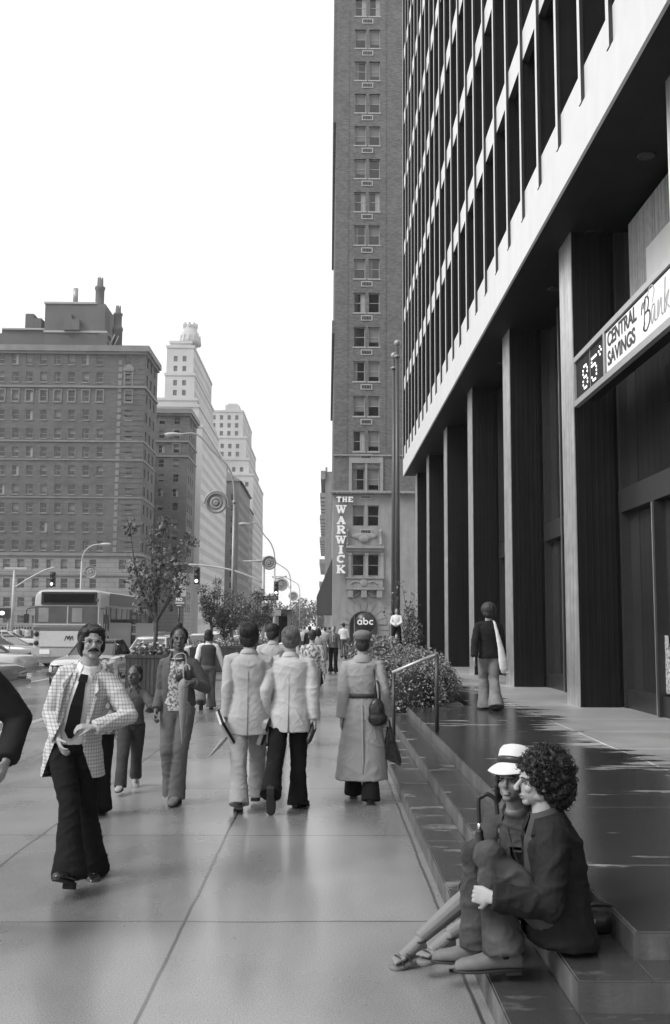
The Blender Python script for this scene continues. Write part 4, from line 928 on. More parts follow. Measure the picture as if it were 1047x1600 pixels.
# ---------------------------------------------------------------- leaves
def leafblob(mb, c, r, n, size, rnd, m=0, shell=.55, flat=1.0):
    for _ in range(n):
        while True:
            v = Vector((rnd.uniform(-1,1), rnd.uniform(-1,1), rnd.uniform(-1,1)))
            if v.length < 1: break
        if rnd.random() < shell: v = v.normalized() * rnd.uniform(.7, 1.08)
        p = Vector(c) + Vector((v.x*r[0], v.y*r[1], v.z*r[2])); s = size * rnd.uniform(.6, 1.3)
        q = Euler((rnd.uniform(-1.2,1.2), rnd.uniform(-1.2,1.2), rnd.uniform(0,6.3))).to_matrix()
        vs = [p + q @ Vector(w_) * s for w_ in ((-.5,0,0), (0,-.28,.06), (.5,0,0), (0,.28,.06))]
        mb.add(vs, [(0,1,2,3)], m)
def street_tree(x, y, h, cr, label, seed, z=0.6, dens=1.0, leaf=.15):
    rnd = random.Random(seed); t = thing('street_tree', label, 'tree', (x, y, z), 0, 'young street trees in planters')
    b = MB(); b.tube(curvy([(0,0,0), (.03,0,h*.2), (-.02,.02,h*.36)], 5), [.055]*11, 8); b.v
    tips = []
    for k in range(7):
        a = 2*math.pi*k/7 + rnd.uniform(-.3,.3); rr = cr*rnd.uniform(.3,.95); zt = h*rnd.uniform(.62,1.0)
        if k == 0: rr = .15; zt = h
        base = Vector((0,0,h*rnd.uniform(.2,.36))); tip = Vector((rr*math.cos(a), rr*math.sin(a), zt)); mid = base.lerp(tip, .5) + Vector((rr*.18*math.cos(a), rr*.18*math.sin(a), -.1))
        c = curvy([base, mid, tip], 5); b.tube(c, [.032 - .024*i/(len(c)-1) for i in range(len(c))], 6); tips.append(c)
        for q in range(4):
            s_ = c[rnd.randint(3, len(c)-2)]; e = s_ + Vector((rnd.uniform(-.5,.5), rnd.uniform(-.5,.5), rnd.uniform(.1,.6))); b.tube([s_, e], [.012,.005], 4); tips.append([s_, e])
    b.build('trunk', m_bark, t); l = MB()
    for c in tips:
        for q in range(int(6.5*dens) if len(c) > 2 else int(4*dens)):
            i = rnd.uniform(.35, 1)*(len(c)-1); p = c[min(int(i), len(c)-1)]
            leafblob(l, p + Vector((rnd.uniform(-.12,.12),)*3), (.2,.2,.2), 11, leaf*.72, rnd)
    l.build('crown', m_green, t); return t
def planter(px, py, d, w_, dd, h, label, seed, flowers=True):
    x = G(px, py).x; y = G(px, py).y if d is None else d
    t = thing('planter', label, 'planter', (x, y, 0), 0, 'square dark planters with flowers along the kerb')
    b = MB(); b.box(-w_/2, w_/2, 0, dd, .02, h); 
    for k in range(int(w_/.1)): b.box(-w_/2+.02+k*.1, -w_/2+.10+k*.1, -.012, 0, .05, h-.06)
    b.box(-w_/2-.02, w_/2+.02, -.03, .02, h-.05, h+.02); b.box(-w_/2-.02, w_/2+.02, dd-.02, dd+.03, h-.05, h+.02); b.box(-w_/2-.03, -w_/2+.02, .02, dd-.02, h-.05, h+.02); b.box(w_/2-.02, w_/2+.03, .02, dd-.02, h-.05, h+.02)
    b.build('box', m_plant, t); b = MB(); b.box(-w_/2+.03, w_/2-.03, .03, dd-.03, h, h+.012); b.build('soil', m_soil, t)
    rnd = random.Random(seed); l = MB(); leafblob(l, (0, dd/2, h+.1), (w_/2, dd/2, .22), 500, .12, rnd, 0, .3)
    leafblob(l, (0, dd/2, h+.22), (w_/2, dd/2, .13), 60, .09, rnd, 1, .3)
    l.build('flowers', [m_greenb, mat('pale_petal', .6, .7)], t); return x, y, h
x, y, h = planter(226, 1088, None, .98, 1.15, .98, 'dark square planter with flowers behind the boy', 1)
street_tree(x+.12, y+.5, P(262, 812, 25.8).z-h, 1.15, 'nearest street tree with open leafy crown beside the bus', 5, h, 1.15, .16)
x, y, h = planter(362, 1050, None, 1.5, 1.3, .95, 'dark planter beside the tall lamp behind the walkers', 2)
street_tree(P(318,1000,38).x, y+2, P(333, 898, 40).z-h, .95, 'small street tree left of the tall lamp', 8, h, 1.2, .15)
street_tree(P(350,1000,43).x, y+5.5, P(372, 905, 44).z-h, 1.1, 'street tree with dense crown behind the tall lamp', 9, .4, 1.5, .16)
planter(318, 1042, None, 1.2, 1.2, .8, 'low dark planter left of the tall lamp', 3)
x, y, h = planter(400, 1036, None, 1.5, 1.3, .9, 'dark planter further along the kerb behind the heads', 4)
street_tree(P(392,1000,50).x, 50, P(392, 900, 50).z-h, 1.3, 'street tree in front of the mast arm signal', 12, .4, 1.5, .17)
street_tree(P(405,1000,58).x, 57, P(400, 912, 58).z-h, 1.3, 'furthest street tree in the planter row', 13, .4, 1.4, .18)
# hedge at the end of the steps
hg = thing('hedge', 'dense leafy hedge filling the planting bed at the far end of the steps', 'hedge', (.78, 17.6, 0))
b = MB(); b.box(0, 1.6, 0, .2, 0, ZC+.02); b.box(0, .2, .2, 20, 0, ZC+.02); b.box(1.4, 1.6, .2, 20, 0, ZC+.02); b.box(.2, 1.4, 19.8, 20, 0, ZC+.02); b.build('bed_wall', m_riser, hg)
b = MB(); b.box(.2, 1.4, .2, 19.8, .05, ZC-.02); b.build('soil', m_soil, hg)
l = MB(); rnd = random.Random(4)
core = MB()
for k in range(46):
    yy = rnd.uniform(.1, 19.5) if k > 12 else rnd.uniform(.0, 3); xx = rnd.uniform(.3, 1.3); hh = rnd.uniform(.95, 1.22) * (1.0 if yy < 4 else 1.12); r_ = rnd.uniform(.42, .62)
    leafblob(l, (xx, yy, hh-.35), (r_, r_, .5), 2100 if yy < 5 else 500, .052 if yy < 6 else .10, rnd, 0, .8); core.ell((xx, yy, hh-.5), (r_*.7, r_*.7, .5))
    leafblob(l, (xx, yy, .55), (r_, r_, .4), 420, .07, rnd, 0, .8)
l.build('foliage', m_greenb, hg); core.build('shade_core', mat('shade_foliage', .02, .9), hg)  # near-black solid filling, the hedge's inner shade put into its colour
# shrub and small tree by the flagpoles
sh = thing('corner_shrub', 'thin branching shrub beside the flagpoles behind the hedge', 'shrub', (P(632, 990, 43).x, 43, ZC)); b = MB(); l = MB(); rnd = random.Random(9)
for k in range(9):
    c = curvy([(0,0,0), (rnd.uniform(-.3,.3), rnd.uniform(-.3,.3), 1.2), (rnd.uniform(-.8,.6), rnd.uniform(-.5,.5), rnd.uniform(2,3.2))], 5); b.tube(c, [.04-.03*i/(len(c)-1) for i in range(len(c))], 5); leafblob(l, c[-1], (.3,.3,.3), 14, .15, rnd)
leafblob(l, (.35,0,1.0), (.45,.45,1.0), 900, .14, rnd); b.build('branches', m_bark, sh); l.build('leaves', m_green, sh)
# park trees closing the avenue
pk = MB(); rnd = random.Random(21)
for k in range(90):
    yy = rnd.uniform(640, 760); xx = rnd.uniform(-150, 60); hh = rnd.uniform(12, 21)
    leafblob(pk, (xx, yy, hh*.55), (7, 7, hh*.5), 260, 2.0, rnd, 0, .8)
o = pk.build('park_trees', m_tree); tag(o, 'hazy mass of park trees closing the end of the avenue', 'trees', kind='stuff')
# ---------------------------------------------------------------- vehicles
def car(x, y, rz, L_=5.2, body=None, roof=None, label='', hood_long=True, far=False, name='parked_car'):
    """front faces local -y"""
    body = body or m_carw; roof = roof or body
    t = thing(name, label, 'car', (x, y, -.146), rz, 'cars on the avenue')
    W_ = .93; st = [(-L_/2, .50, .74, .70), (-L_/2+.08, .34, .80, .84), (-L_/2+.5, .26, .87, .95), (-L_/2+1.5, .24, .93, .98), (-.6, .24, .96, 1.0), (.9, .24, .96, 1.0), (L_/2-.9, .26, .95, .98), (L_/2-.12, .34, .90, .92), (L_/2, .46, .82, .80)]
    b = MB(); rings = []
    for yy, zb_, zt, ws in st:
        rings.append([Vector((sx*W_*ws, yy, zz)) for sx, zz in ((-.88, zb_), (-.985, zb_+(zt-zb_)*.35), (-1.0, zb_+(zt-zb_)*.6), (-.95, zt-.06), (-.84, zt), (-.4, zt+.025), (.4, zt+.025), (.84, zt), (.95, zt-.06), (1.0, zb_+(zt-zb_)*.6), (.985, zb_+(zt-zb_)*.35), (.88, zb_))])
    b.loftrings(rings); b.build('body', body, t)
    g = [(-.75, .95, .95, .8), (.0, 1.36, 1.34, .70), (.95, 1.39, 1.37, .69), (1.55, 1.0, .98, .76)]
    b = MB(); rings = [[Vector((-W_*ws, yy, .93)), Vector((-W_*(ws-.02), yy, max(.95, zt-.1))), Vector((-W_*(ws-.12), yy, zt)), Vector((W_*(ws-.12), yy, zt)), Vector((W_*(ws-.02), yy, max(.95, zt-.1))), Vector((W_*ws, yy, .93))] for yy, zt, z2, ws in g]
    b.loftrings(rings, smooth=False); b.build('cabin_glass', m_cglass, t)
    b = MB(); b.loftrings([b.ring(Vector((0, yy, zz)), Vector((1,0,0)), Vector((0,0,1)), ww_, .045, 16, 5) for yy, zz, ww_ in ((-.05,1.34,.55),(.1,1.385,.60),(.9,1.41,.60),(1.1,1.38,.58))])
    for s in (-1, 1):
        b.tube([(s*W_*.75, -.72, .95), (s*W_*.60, .0, 1.36)], .035, 6); b.tube([(s*W_*.72, 1.55, .97), (s*W_*.58, 1.0, 1.39)], .11, 6, flat=.5); b.tube([(s*W_*.75, .45, .95), (s*W_*.63, .45, 1.36)], .03, 6)
    b.build('roof', roof, t)
    for s in (-1, 1):
        for yy in (-L_/2+.95, L_/2-1.1):
            b = MB(); Mw = Matrix.Translation((s*.80, yy, .33)) @ Matrix.Rotation(math.pi/2, 4, 'Y'); b.lathe([(.2,-.11),(.31,-.11),(.34,-.07),(.34,.07),(.31,.11),(.2,.11)], n=20, M=Mw); wh = b.build('wheel', m_blackr, t)
            b = MB(); b.lathe([(.02,-.125),(.12,-.12),(.2,-.1),(.2,.1),(.12,.12),(.02,.125)], n=16, M=Mw); b.build('rim', m_chrome, wh)
    b = MB(); b.box(-.80,.80,-L_/2-.10,-L_/2+.0,.42,.54); b.build('bumper', m_chrome, t, bevel=.03); b = MB(); b.box(-.82,.82,L_/2-.02,L_/2+.1,.42,.55); b.build('bumper', m_chrome, t, bevel=.03)
    b = MB(); b.box(-.66,.66,-L_/2-.03,-L_/2+.1,.55,.70); b.build('grille', m_black, t)
    b = MB(); b.box(-.70,.70,-L_/2-.05,-L_/2+.06,.70,.735); b.build('grille_trim', m_chrome, t)
    for s in (-1, 1):
        b = MB(); b.box(s*.895-.03, s*.895+.03, -L_/2+1.4, L_/2-1.6, .50, .535); b.build('side_trim', m_chrome, t)
        b = MB(); b.tube([(s*.72, -.74, .955), (s*.73, .4, .96), (s*.70, 1.55, .98)], .014, 5); b.build('window_trim', m_chrome, t)
        b = MB(); b.box(s*.85-.06, s*.85+.06, -.62, -.605, .30, .93); b.box(s*.85-.06, s*.85+.06, .62, .635, .30, .93); b.box(s*.9-.035, s*.9+.035, .40, .56, .78, .81); b.build('door_seam', m_black, t)
    b = MB(); b.box(-.25,.25,-L_/2-.115,-L_/2-.10,.43,.53); b.build('number_plate', m_letter, t)
    for s in (-.56, -.36, .36, .56):
        b = MB(); b.ell((s, -L_/2-.035, .625), (.08,.03,.08), 0, 12); b.build('headlight', m_glassw, t)
    return t
m_carw = mat('pale_car_paint', .48, .22, .5, var=.05, coat=.6)
m_card = mat('dark_car_roof', .05, .4, .4, var=.1)
m_carg = mat('grey_car_paint', .20, .25, .5, var=.05, coat=.6)
m_cark = mat('dark_car_paint', .05, .2, .5, var=.05, coat=.6)
m_cglass = mat('car_glass', .045, .06, .7, var=.5, scale=1.5)
car(-7.15, 31.3, R(0), body=m_carw, roof=m_card, label='pale coupe with a dark vinyl roof behind the man in the check jacket')
car(-10.1, 24.6, R(-97), body=m_carg, label='rounded grey car crossing at the far left edge behind the dark-coated figure')
car(-12.0, 32.4, R(-100), body=m_carw, roof=m_carg, label='pale car seen partly at the left edge above the grey one')
car(-14.6, 46, R(78), body=m_carg, label='long grey sedan turning left of the bus')
car(-6.9, 39.5, 0, body=m_carw, label='white car parked behind the planter with the nearest tree')
car(-7.4, 49, R(4), body=m_carw, label='white car further back in the lane beside the bus')
car(-7.2, 57.5, 0, body=m_carg, roof=m_carw, label='grey car behind the woman with the umbrella')
car(-7.2, 66, 0, body=m_carw, label='white car queued under the mast arm signal')
car(-10.4, 64, 0, body=m_carw, roof=m_card, label='pale car with dark roof behind the bus')
car(-13.5, 78, R(-20), body=m_cark, label='dark car in the junction beyond the bus')
car(-9.0, 84, 0, body=m_carw, label='white car waiting at the far side of the junction')
car(-6.6, 98, 0, body=m_carg, label='grey car further up the avenue')
car(-10.3, 108, 0, body=m_carw, label='pale car far up the avenue')
car(-6.8, 122, 0, body=m_cark, label='dark car far up the avenue near the kerb')
car(-22, 70, R(90), body=m_carw, label='pale car crossing at the far left junction')
car(-28, 66, R(90), body=m_carg, label='grey car at the edge of the far left junction')
# van
vn = thing('white_van', 'small pale van standing at the kerb behind the dark-haired man', 'van', (P(407, 985, 68).x, 66, -.146), 0)
b = MB(); b.loftrings([b.ring(Vector((0, yy, (z0+z1)/2)), Vector((1,0,0)), Vector((0,0,1)), ww_, (z1-z0)/2, 20, 5) for yy, z0, z1, ww_ in ((-2.3,.4,1.2,.85),(-2.15,.3,1.45,.95),(-1.5,.3,2.0,.98),(-1.0,.3,2.1,.99),(2.3,.3,2.1,.99),(2.4,.4,2.0,.95))]); b.build('body', m_carw, vn)
b = MB(); b.add([(-.8,-2.16,1.4),(.8,-2.16,1.4),(.75,-1.62,2.0),(-.75,-1.62,2.0)], [(0,1,2,3)]); b.build('windscreen', m_cglass, vn)
for s in (-1,1):
    for yy in (-1.4,1.4): b = MB(); b.lathe([(.34,-.1),(.34,.1)], n=16, M=Matrix.Translation((s*.85,yy,.34)) @ Matrix.Rotation(math.pi/2,4,'Y')); b.build('wheel', m_blackr, vn)
# dark kiosk-like boxes under the second lamp
for px, d, w_, h0, h1, lab in ((397, 64, 1.8, .2, 2.0, 'dark low kiosk behind the white van'), (424, 82, 1.6, 0, 2.9, 'dark open-fronted kiosk on the pavement below the signal'), (442, 81, 1.3, 0, 3.0, 'tall dark cabinet beside the open-fronted kiosk')):
    p = P(px, 985, d); t = thing('kiosk', lab, 'kiosk', (p.x, d, 0)); b = MB(); b.box(-w_/2, w_/2, 0, 1.6, h1-.35, h1); b.box(-w_/2, -w_/2+.3, 0, 1.6, 0, h1-.35); b.box(w_/2-.3, w_/2, 0, 1.6, 0, h1-.35); b.box(-w_/2+.3, w_/2-.3, 1.4, 1.6, 0, h1-.35); b.build('frame', m_grimy, t)
    b = MB(); b.box(-w_/2+.3, w_/2-.3, .3, 1.39, 0, .9); b.build('counter', m_black, t); b = MB(); b.box(-w_/2-.1, w_/2+.1, -.2, 1.7, h1, h1+.12); b.build('roof', m_dframe, t)
# bus
BX0, BD = P(49, 985, 40).x, 40.0
bw_ = 2.75; bus = thing('city_bus', 'city bus with a dark destination board facing the camera in the avenue', 'bus', (BX0+bw_/2+.05, BD, -.146)); BL = 12.0; zt = P(110,921,40).z+.146
m_bus = mat('bus_upper_paint', .40, .3, .5, var=.08); m_busl = mat('bus_pale_panel', .52, .3, .5, var=.06); m_bush = mat('bus_mid_band', .13, .4, .4)
b = MB(); hw = bw_/2
def bring(yy, ins, z0, z1): return b.ring(Vector((0, yy, (z0+z1)/2)), Vector((1,0,0)), Vector((0,0,1)), hw-ins, (z1-z0)/2, 28, 9)
b.loftrings([bring(0, .10, .42, zt-.08), bring(.06, .03, .38, zt-.02), bring(.2, 0, .35, zt), bring(BL-.2, 0, .35, zt-.0), bring(BL, .1, .4, zt-.1)]); b.build('body', m_bus, bus)
Z = lambda py: P(110, py, 40).z + .146
b = MB(); b.box(-hw+.30, hw-.22, -.05, .02, Z(945), Z(925)); bo = b.build('destination_board', m_black, bus, bevel=.02); b = MB(); b.box(-hw+.4, hw-.32, -.056, -.051, Z(942), Z(928)); b.build('board_face', mat('board_face', .012, .6, .1), bo)
for a, c in ((-.95, -.02), (.02, .88)):
    b = MB(); b.box(a*hw, c*hw, -.035, .02, Z(974), Z(947)); ws = b.build('windscreen', m_cglass, bus)
    b = MB(); b.box(a*hw+.15, a*hw+.55, -.04, -.036, Z(972), Z(950)); b.build('painted_reflection', m_glassw, ws)  # paler patch painted on as a reflection in the windscreen
b = MB(); b.box(-hw+.02, hw-.04, -.045, .0, Z(977), Z(974.5)); b.box(-.015*hw, .015*hw, -.045, 0, Z(974.5), Z(947)); b.box(hw*.88, hw*.91, -.045, 0, Z(974.5), Z(947)); b.build('window_trim', m_alum, bus)
b = MB(); b.box(-hw+.04, hw-.06, -.04, .0, Z(985), Z(980)); b.build('front_band', m_bush, bus)
b = MB(); b.box(-hw+.28, hw-.10, -.05, .0, Z(1011), Z(986)); b.build('front_panel', m_busl, bus, bevel=.02)
for zc_ in (Z(991), Z(1005)):
    b = MB(); b.ell((-hw+.16, -.02, zc_), (.10,.05,.10)); b.build('headlight', m_black, bus); b = MB(); b.ell((hw-.16, -.02, zc_), (.10,.05,.10)); b.build('headlight', m_black, bus)
b = MB(); b.box(-hw+.02, hw-.02, -.14, .0, Z(1027), Z(1013)); b.build('bumper', m_alum, bus, bevel=.03)
b = MB(); b.box(-hw+.35, -hw+.75, -.17, -.141, Z(1022), Z(1015)); b.build('number_plate', m_letter, bus)
Ml = frame_mat((.08, -.056, Z(1001)), (1,0,0), (0,-1,0)); b = MB(); Ml = Ml @ Matrix.Scale(.7, 4)
stroke([(-.22,.0),(-.12,.26),(-.04,.06)], .05, Ml, b); stroke([(-.04,.06),(.04,.27),(.1,.0)], .05, Ml, b); stroke([(.08,.02),(.2,.26),(.26,.02)], .045, Ml, b); stroke([(.12,.1),(.25,.12)], .03, Ml, b); b.build('emblem', m_ink, bus)
b = MB(); b.box(hw-.01, hw+.03, 1.3, BL-.3, Z(945)+.02, zt-.1); b.build('side_upper_panel', m_bush if False else mat('bus_side_panel', .16, .4, var=.2), bus)
for k in range(9):
    ya = 1.5 + k*1.12
    if k == 4: continue
    b = MB(); b.box(hw-.01, hw+.025, ya, ya+.98, Z(972), Z(948)); b.build('side_window', m_cglass, bus)
b = MB(); b.box(hw-.01, hw+.02, .25, 1.25, .5, Z(947)); b.build('door', m_cglass, bus); b = MB(); b.box(hw-.01, hw+.02, 5.98, 6.96, .5, Z(947)); b.build('door', m_cglass, bus)
b = MB(); b.box(hw+.02, hw+.04, .25, .3, .5, Z(947)); b.box(hw+.02, hw+.04, .72, .78, .5, Z(947)); b.box(hw+.0, hw+.035, 1.3, BL-.2, Z(977), Z(975)); b.build('side_trim', m_alum, bus)
for s in (-1, 1):
    for yy in (2.6, 8.9): b = MB(); b.lathe([(.3,-.14),(.5,-.14),(.52,-.1),(.52,.1),(.5,.14),(.3,.14)], n=24, M=Matrix.Translation((s*(hw-.16), yy, .52)) @ Matrix.Rotation(math.pi/2,4,'Y')); b.build('wheel', m_blackr, bus)
    b = MB(); b.tube(curvy([(s*hw*.95,-.02,Z(950)), (s*(hw+.18),-.2,Z(952)), (s*(hw+.2),-.2,Z(960))], 4), .02, 6); b.box(s*(hw+.2)-.1, s*(hw+.2)+.1, -.24, -.18, Z(974), Z(960)); b.build('mirror', m_black, bus)
b = MB(); b.ell((hw-.25, -.0, zt-.42), (.09,.05,.09)); b.build('marker_lamp', m_glassw, bus)

# ---------------------------------------------------------------- the damp air of the street
hz_m = bpy.data.materials.new('damp_air'); hz_m.use_nodes = True; t = hz_m.node_tree; t.nodes.clear()
pv = t.nodes.new('ShaderNodeVolumePrincipled'); pv.inputs['Color'].default_value = (.97, .97, .97, 1); pv.inputs['Density'].default_value = .0003; pv.inputs['Anisotropy'].default_value = .2
oo = t.nodes.new('ShaderNodeOutputMaterial'); t.links.new(pv.outputs[0], oo.inputs['Volume'])
b = MB(); b.box(-650, 650, -90, 1550, -1.3, 125); o = b.build('haze', hz_m); o['kind'] = 'stuff'
# ================================================================ people
def union(mb, vox, it=6, fac=.5, crease=0, cf=7.0, seed=0, cut=None):
    """close the overlapping solids into ONE continuous surface, smooth it, then work creases into it"""
    me = mb.mesh('tmp', []); o = bpy.data.objects.new('tmp', me); C.objects.link(o)
    m = o.modifiers.new('r', 'REMESH'); m.mode = 'VOXEL'; m.voxel_size = vox; m.use_smooth_shade = True
    if it: s = o.modifiers.new('s', 'SMOOTH'); s.factor = fac; s.iterations = it
    dg = bpy.context.evaluated_depsgraph_get(); dg.update()
    me2 = bpy.data.meshes.new_from_object(o.evaluated_get(dg)); bpy.data.objects.remove(o); bpy.data.meshes.remove(me)
    r = MB(); vs = [v.co.copy() for v in me2.vertices]
    if crease:
        of = Vector((seed*3.1, seed*1.7, seed*.9))
        for v, q in zip(me2.vertices, range(len(vs))):
            p = vs[q]; w_ = noise.noise(p*2.1+of)*.35
            a = noise.noise(Vector((p.x*cf*.9+w_*4, p.y*cf*.9, p.z*cf*1.25+p.x*3))+of); b_ = noise.noise(Vector((p.x*cf*1.9-p.z*4, p.y*cf*1.9, p.z*cf*2.3+w_*5))+of*2)
            r1 = max(0, 1-3.4*abs(a)); r2 = max(0, 1-3.6*abs(b_))
            vs[q] = p + v.normal * crease * .46 * (r1*1.0 + r2*r2*.5 - .45 + noise.noise(p*3.3+of)*.9)
    r.v = [tuple(v) for v in vs]
    for p in me2.polygons:
        if cut:
            c = Vector((0,0,0))
            for i in p.vertices: c += vs[i]
            if cut(c/len(p.vertices)): continue
        r.f.append(tuple(p.vertices)); r.m.append(0); r.sm.append(True)
    bpy.data.meshes.remove(me2); return r
def ik(a, c, l1, l2, pole):
    a, c = Vector(a), Vector(c); d = c-a; L_ = d.length
    if L_ > (l1+l2)*.995: c = a + d.normalized()*(l1+l2)*.995; d = c-a; L_ = d.length
    x = (l1*l1 - l2*l2 + L_*L_)/(2*L_); h = math.sqrt(max(0, l1*l1-x*x)); u = d.normalized(); p = Vector(pole); p = (p - u*p.dot(u))
    p = p.normalized() if p.length > 1e-4 else Vector((0,1,0))
    return a + u*x + p*h, c
V = Vector
class Fig:
    def __init__(s, label, loc, heading, H=1.75, group='people walking along the pavement', vox=.010, skin=None, lean=(0,0), name='person', headk=1.0, cat='person'):
        s.k = H/1.75; s.t = thing(name, label, cat, loc, heading, group, s.k); s.inv = wm(s.t).inverted(); s.vox = vox; s.hk = headk
        s.J = {}; s.skin = skin or m_skin; s.lean = lean; s.B = MB()
    def L(s, px, py, d): return s.inv @ P(px, py, d)
    def pose(s, ankL=(-.1,-.2,.1), ankR=(.1,.2,.08), wrL=(-.26,.05,.82), wrR=(.26,.05,.82), hip=.93, head=(0,0), foot=(0,0), pL=(-.3,-1,-.2), pR=(.3,-1,-.2), kL=(0,1,0), kR=(0,1,0), pelvis=None, neck=None, shtw=0, hiptw=0, toeL=None, toeR=None, shw=.185):
        J = s.J; pe = V(pelvis) if pelvis is not None else V((0,0,hip)); ne = V(neck) if neck is not None else pe + V((s.lean[0], s.lean[1], .55))
        J['pe'], J['ne'] = pe, ne; up = (ne-pe).normalized()
        hr = V((math.cos(hiptw), math.sin(hiptw), 0)); sr = V((math.cos(shtw), math.sin(shtw), 0)); sr = (sr - up*sr.dot(up)).normalized(); J['hr'], J['sr'] = hr, sr; J['up'] = up; J['fw'] = up.cross(sr)*1.0
        J['fw'] = sr.cross(up)*-1 if False else up.cross(sr)
        for S, sg, an, wr, po, kp in (('L', -1, ankL, wrL, pL, kL), ('R', 1, ankR, wrR, pR, kR)):
            h = pe + hr*.09*sg - up*.0; J['h'+S] = h; J['k'+S], J['a'+S] = ik(h, an, .43, .42, kp)
            sh = ne + sr*(shw-.008)*sg - up*.088; J['s'+S] = sh; J['e'+S], J['w'+S] = ik(sh, wr, .29, .255, po)
        yaw, pit = head; hm = Matrix.Rotation(yaw, 3, 'Z') @ Matrix.Rotation(pit, 3, 'X'); base = Matrix((sr, J['fw'], up)).transposed()
        s.HM = hm; s.hc = ne + V((0,0,.0)) + up*.05 + hm @ V((0,.02,.10*s.hk)); s.foot = foot
        for S, tv in (('L', toeL), ('R', toeR)):
            f = V(tv) if tv else V((0,1,0)); J['t'+S] = f.normalized()
        return s
    def head(s, mustache=False, eyes=True, vox=None, lips=.0, face=True, smile=False, nose=1.0):
        B = MB(); h = s.hk; M_ = s.HM; c = s.hc
        def q(x, y, z): return c + M_ @ V((x, y, z))*h
        B.ell(q(0,-.015,.035), V((.074,.094,.086))*h, rot=M_); B.ell(q(0,.022,-.035), V((.057,.062,.072))*h, rot=M_)
        B.ell(q(0,.060,-.088), V((.026,.020,.019))*h, rot=M_); B.cone(q(0,.078,.014), q(0,.104*nose,-.026), .009*h, .013*h, 8); B.ell(q(0,.098*nose,-.028), V((.017,.014,.010))*h, rot=M_)
        B.ell(q(0,.068,.024), V((.05,.018,.010))*h, rot=M_)
        for sg in (-1, 1):
            B.ell(q(.077*sg,-.005,-.008), V((.009,.019,.031))*h, rot=M_); B.ell(q(.034*sg,.052,-.024), V((.022,.024,.022))*h, rot=M_)
            B.ell(q(.045*sg,.0,-.060), V((.018,.040,.024))*h, rot=M_)
        B.ell(q(0,.079,-.057), V((.023,.011,.0065))*h, rot=M_); B.ell(q(0,.077,-.068), V((.020,.011,.008))*h, rot=M_)
        J = s.J; B.cone(J['ne'] - J['up']*.05, c + M_ @ V((0,-.02,-.05))*h, .062, .050, 16)
        # rest of the body inside the clothes
        rings = []
        for t_, a, b_ in ((-.05,.11,.09),(0,.145,.10),(.12,.125,.09),(.22,.12,.09),(.36,.14,.10),(.46,.14,.085),(.53,.075,.06),(.56,.05,.05)):
            rings.append(B.ring(s.spine(t_), s.rt(t_), s.fwd(t_), a, b_, 20, 2.3))
        B.loftrings(rings)
        for S in 'LR':
            B.cone(J['h'+S], J['k'+S], .08, .052, 12); B.ell(J['k'+S], (.052,)*3); B.tube([J['k'+S], J['k'+S].lerp(J['a'+S], .35), J['a'+S]], [.05,.052,.036], 12); B.ell(J['h'+S], (.085,)*3)
            B.ell(J['s'+S], (.05,)*3); B.cone(J['s'+S].lerp(s.spine(.48), .3), J['e'+S], .05, .037, 12); B.ell(J['e'+S], (.037,)*3); B.cone(J['e'+S], J['w'+S], .037, .026, 12)
            a = J['a'+S]; tv = J['t'+S]; B.ell(a - V((0,0,.02)), (.036,.036,.04)); B.tube([a - tv*.03 - V((0,0,.03)), a + tv*.12 - V((0,0,.05))], [.035,.025], 10)
        s.B.add(B.v, B.f); s.face = face; s.q = q; s.must = mustache; s.eyes = eyes; s.smile = smile; return s
    def hand(s, S, curl=.35, d=None, palm=None, spread=.0):
        J = s.J; w_ = J['w'+S]; d = V(d).normalized() if d else (w_ - J['e'+S]).normalized(); sg = -1 if S == 'L' else 1
        pn = V(palm) if palm else V((-sg, 0, 0)); pn = (pn - d*pn.dot(d)).normalized(); sd = d.cross(pn)        # towards thumb or away
        if sd.dot(V((0,1,0))) < 0 and not palm: sd = -sd
        B = s.B; B.loftrings([B.ring(w_ + d*t_, sd, pn, a, b_, 14, 2.6) for t_, a, b_ in ((-.02,.027,.02),(.02,.032,.018),(.055,.041,.015),(.09,.038,.013))])
        s.J['hand'+S] = w_ + d*.09 + pn*.02
        for i, (o, ln) in enumerate(((.030,.068),(.011,.078),(-.009,.072),(-.028,.056))):
            p = w_ + d*.085 + sd*o; dd = (d + sd*(o*spread*6)).normalized(); a = curl*.6; pts = [p]
            for sg_ in (.42,.33,.25):
                v = dd*math.cos(a) + pn*math.sin(a); p = p + v*ln*sg_; pts.append(p); a += curl
            B.tube(pts, [.0092,.0088,.008,.0065], 8)
        p0 = w_ + d*.03 + sd*.028; v = (d*.75 + sd*.6 + pn*.35).normalized(); p1 = p0+v*.035; v2 = (d*.9+sd*.15+pn*(.3+curl*.5)).normalized(); B.tube([p0, p1, p1+v2*.03, p1+v2*.052], [.013,.0105,.009,.007], 8)
        return s
